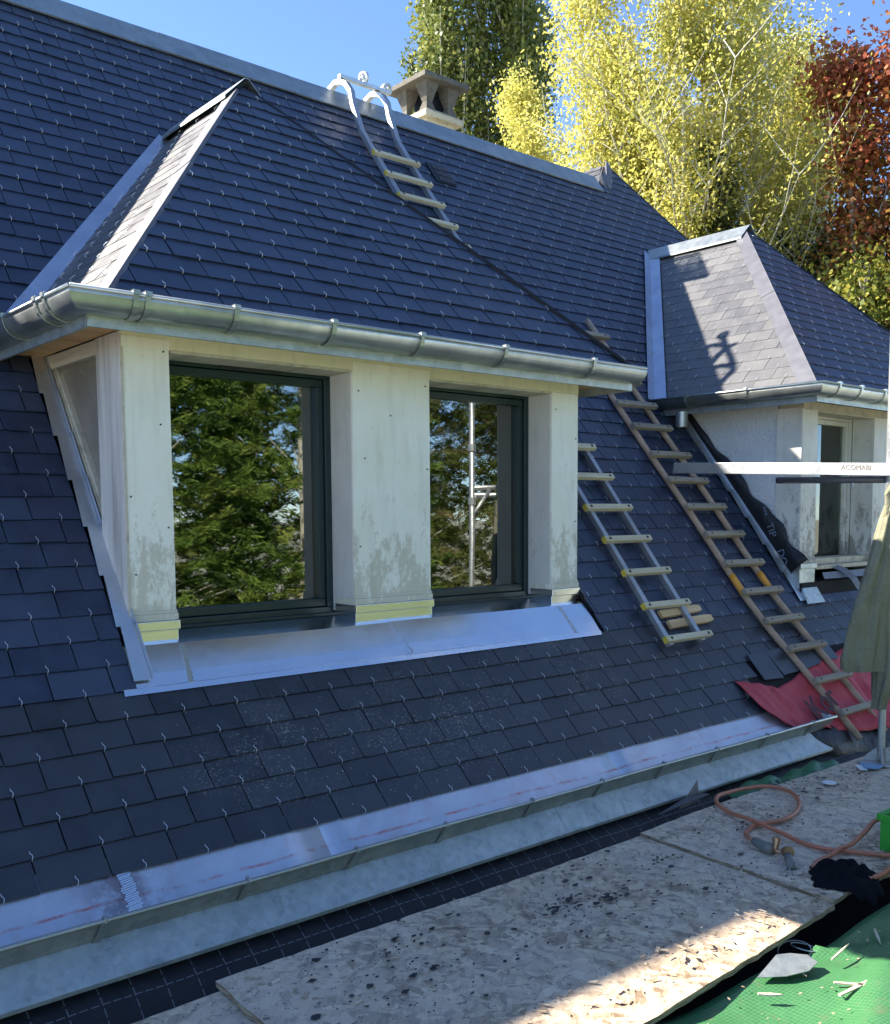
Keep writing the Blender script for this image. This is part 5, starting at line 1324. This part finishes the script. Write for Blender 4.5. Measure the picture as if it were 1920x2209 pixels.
# trees opposite the house, seen mirrored in the windows
def thuja(base, h, rad, mat, label, seed, n, sz=.10):
    rg = random.Random(seed); nr = np.random.RandomState(seed); root = empty('hedge_conifer', base, label, 'tree', 'conifers facing the windows'); B = Vector(base); segs = MB(); segs.tube([B, B+V(0, 0, h*.95)], [.14, .02], 8); pts = []; dirs = []; tn = []
    NF_ = 620
    for i in range(NF_):
        f = rg.random()**.85; z = h*f; rr_ = rad*math.sqrt(max(.05, 1-f**2.2))*rg.uniform(.62, 1.0); az = rg.uniform(0, 6.283); c = B+V(math.cos(az)*rr_, math.sin(az)*rr_, z); k = int(n/NF_)
        ax_ = np.array([math.cos(az)+rg.gauss(0, .35), math.sin(az)+rg.gauss(0, .35), rg.uniform(-.5, .75)]); ax_ /= np.linalg.norm(ax_); sd2 = np.cross(ax_, [rg.gauss(0, .3), rg.gauss(0, .3), 1.]); sd2 /= np.linalg.norm(sd2)
        u = nr.rand(k)[:, None]; sgn = np.sign(nr.normal(size=(k, 1))); Lf = rg.uniform(.35, .75)
        dd_ = ax_*1.0+sd2*sgn*.75+nr.normal(size=(k, 3))*.22
        pts.append(np.array(tuple(c))+ax_*u*Lf+sd2*sgn*nr.rand(k)[:, None]*.13*(1.1-u)+nr.normal(size=(k, 3))*.035); dirs.append(dd_); tn.append(np.full(k, rg.uniform(.0, .9)))
        if i % 60 == 0: segs.tube([B+V(0, 0, z*.8), c], [.014, .004], 4, caps=False)
    segs.build('trunk', M['bark_pale'], root); leaves('crown', np.concatenate(pts), np.concatenate(dirs), sz, .13, mat, root, seed+1, np.concatenate(tn), 1., True); return root
for i, (x, y, h, r_, mt, lab) in enumerate([(4.6, -9.6, 7.0, 1.9, 'needle', 'feathery green conifer opposite the near window, mirrored in its pane'), (7.6, -10.2, 8.2, 2.2, 'needle', 'green conifer mirrored at the right of the near window'), (10.6, -10.6, 8.4, 2.4, 'leaf_brown', 'brownish leafy hedge tree mirrored in the narrow window'), (13.8, -11., 8.8, 2.6, 'leaf_brown', 'tall olive hedge tree far along the garden'), (1.4, -9.9, 6.8, 1.9, 'needle', 'green conifer behind the photographer'), (-2.4, -10.2, 6.4, 2.0, 'needle', 'green conifer at the far left of the garden hedge'), (6.2, -12.8, 9.0, 2.6, 'needle', 'taller conifer standing behind the garden hedge'), (10.2, -13.4, 9.6, 2.8, 'needle', 'broad tall conifer standing behind the garden hedge'), (3.2, -13.8, 9.2, 2.9, 'needle', 'wide dark conifer in the second row opposite the near window'), (13.8, -14.6, 10.0, 3.0, 'leaf_brown', 'tall olive tree in the second row far along the garden'), (18.0, -15.2, 10.0, 3.2, 'leaf_brown', 'farthest olive tree at the end of the garden hedge'), (7.6, -16.5, 11.0, 3.2, 'needle', 'tallest conifer in the last row beyond the hedge')]):
    thuja((x, y, -3.6), h, r_, M[mt], lab, 70+i, int(62000*DETAIL), .068 if mt == 'needle' else .06)
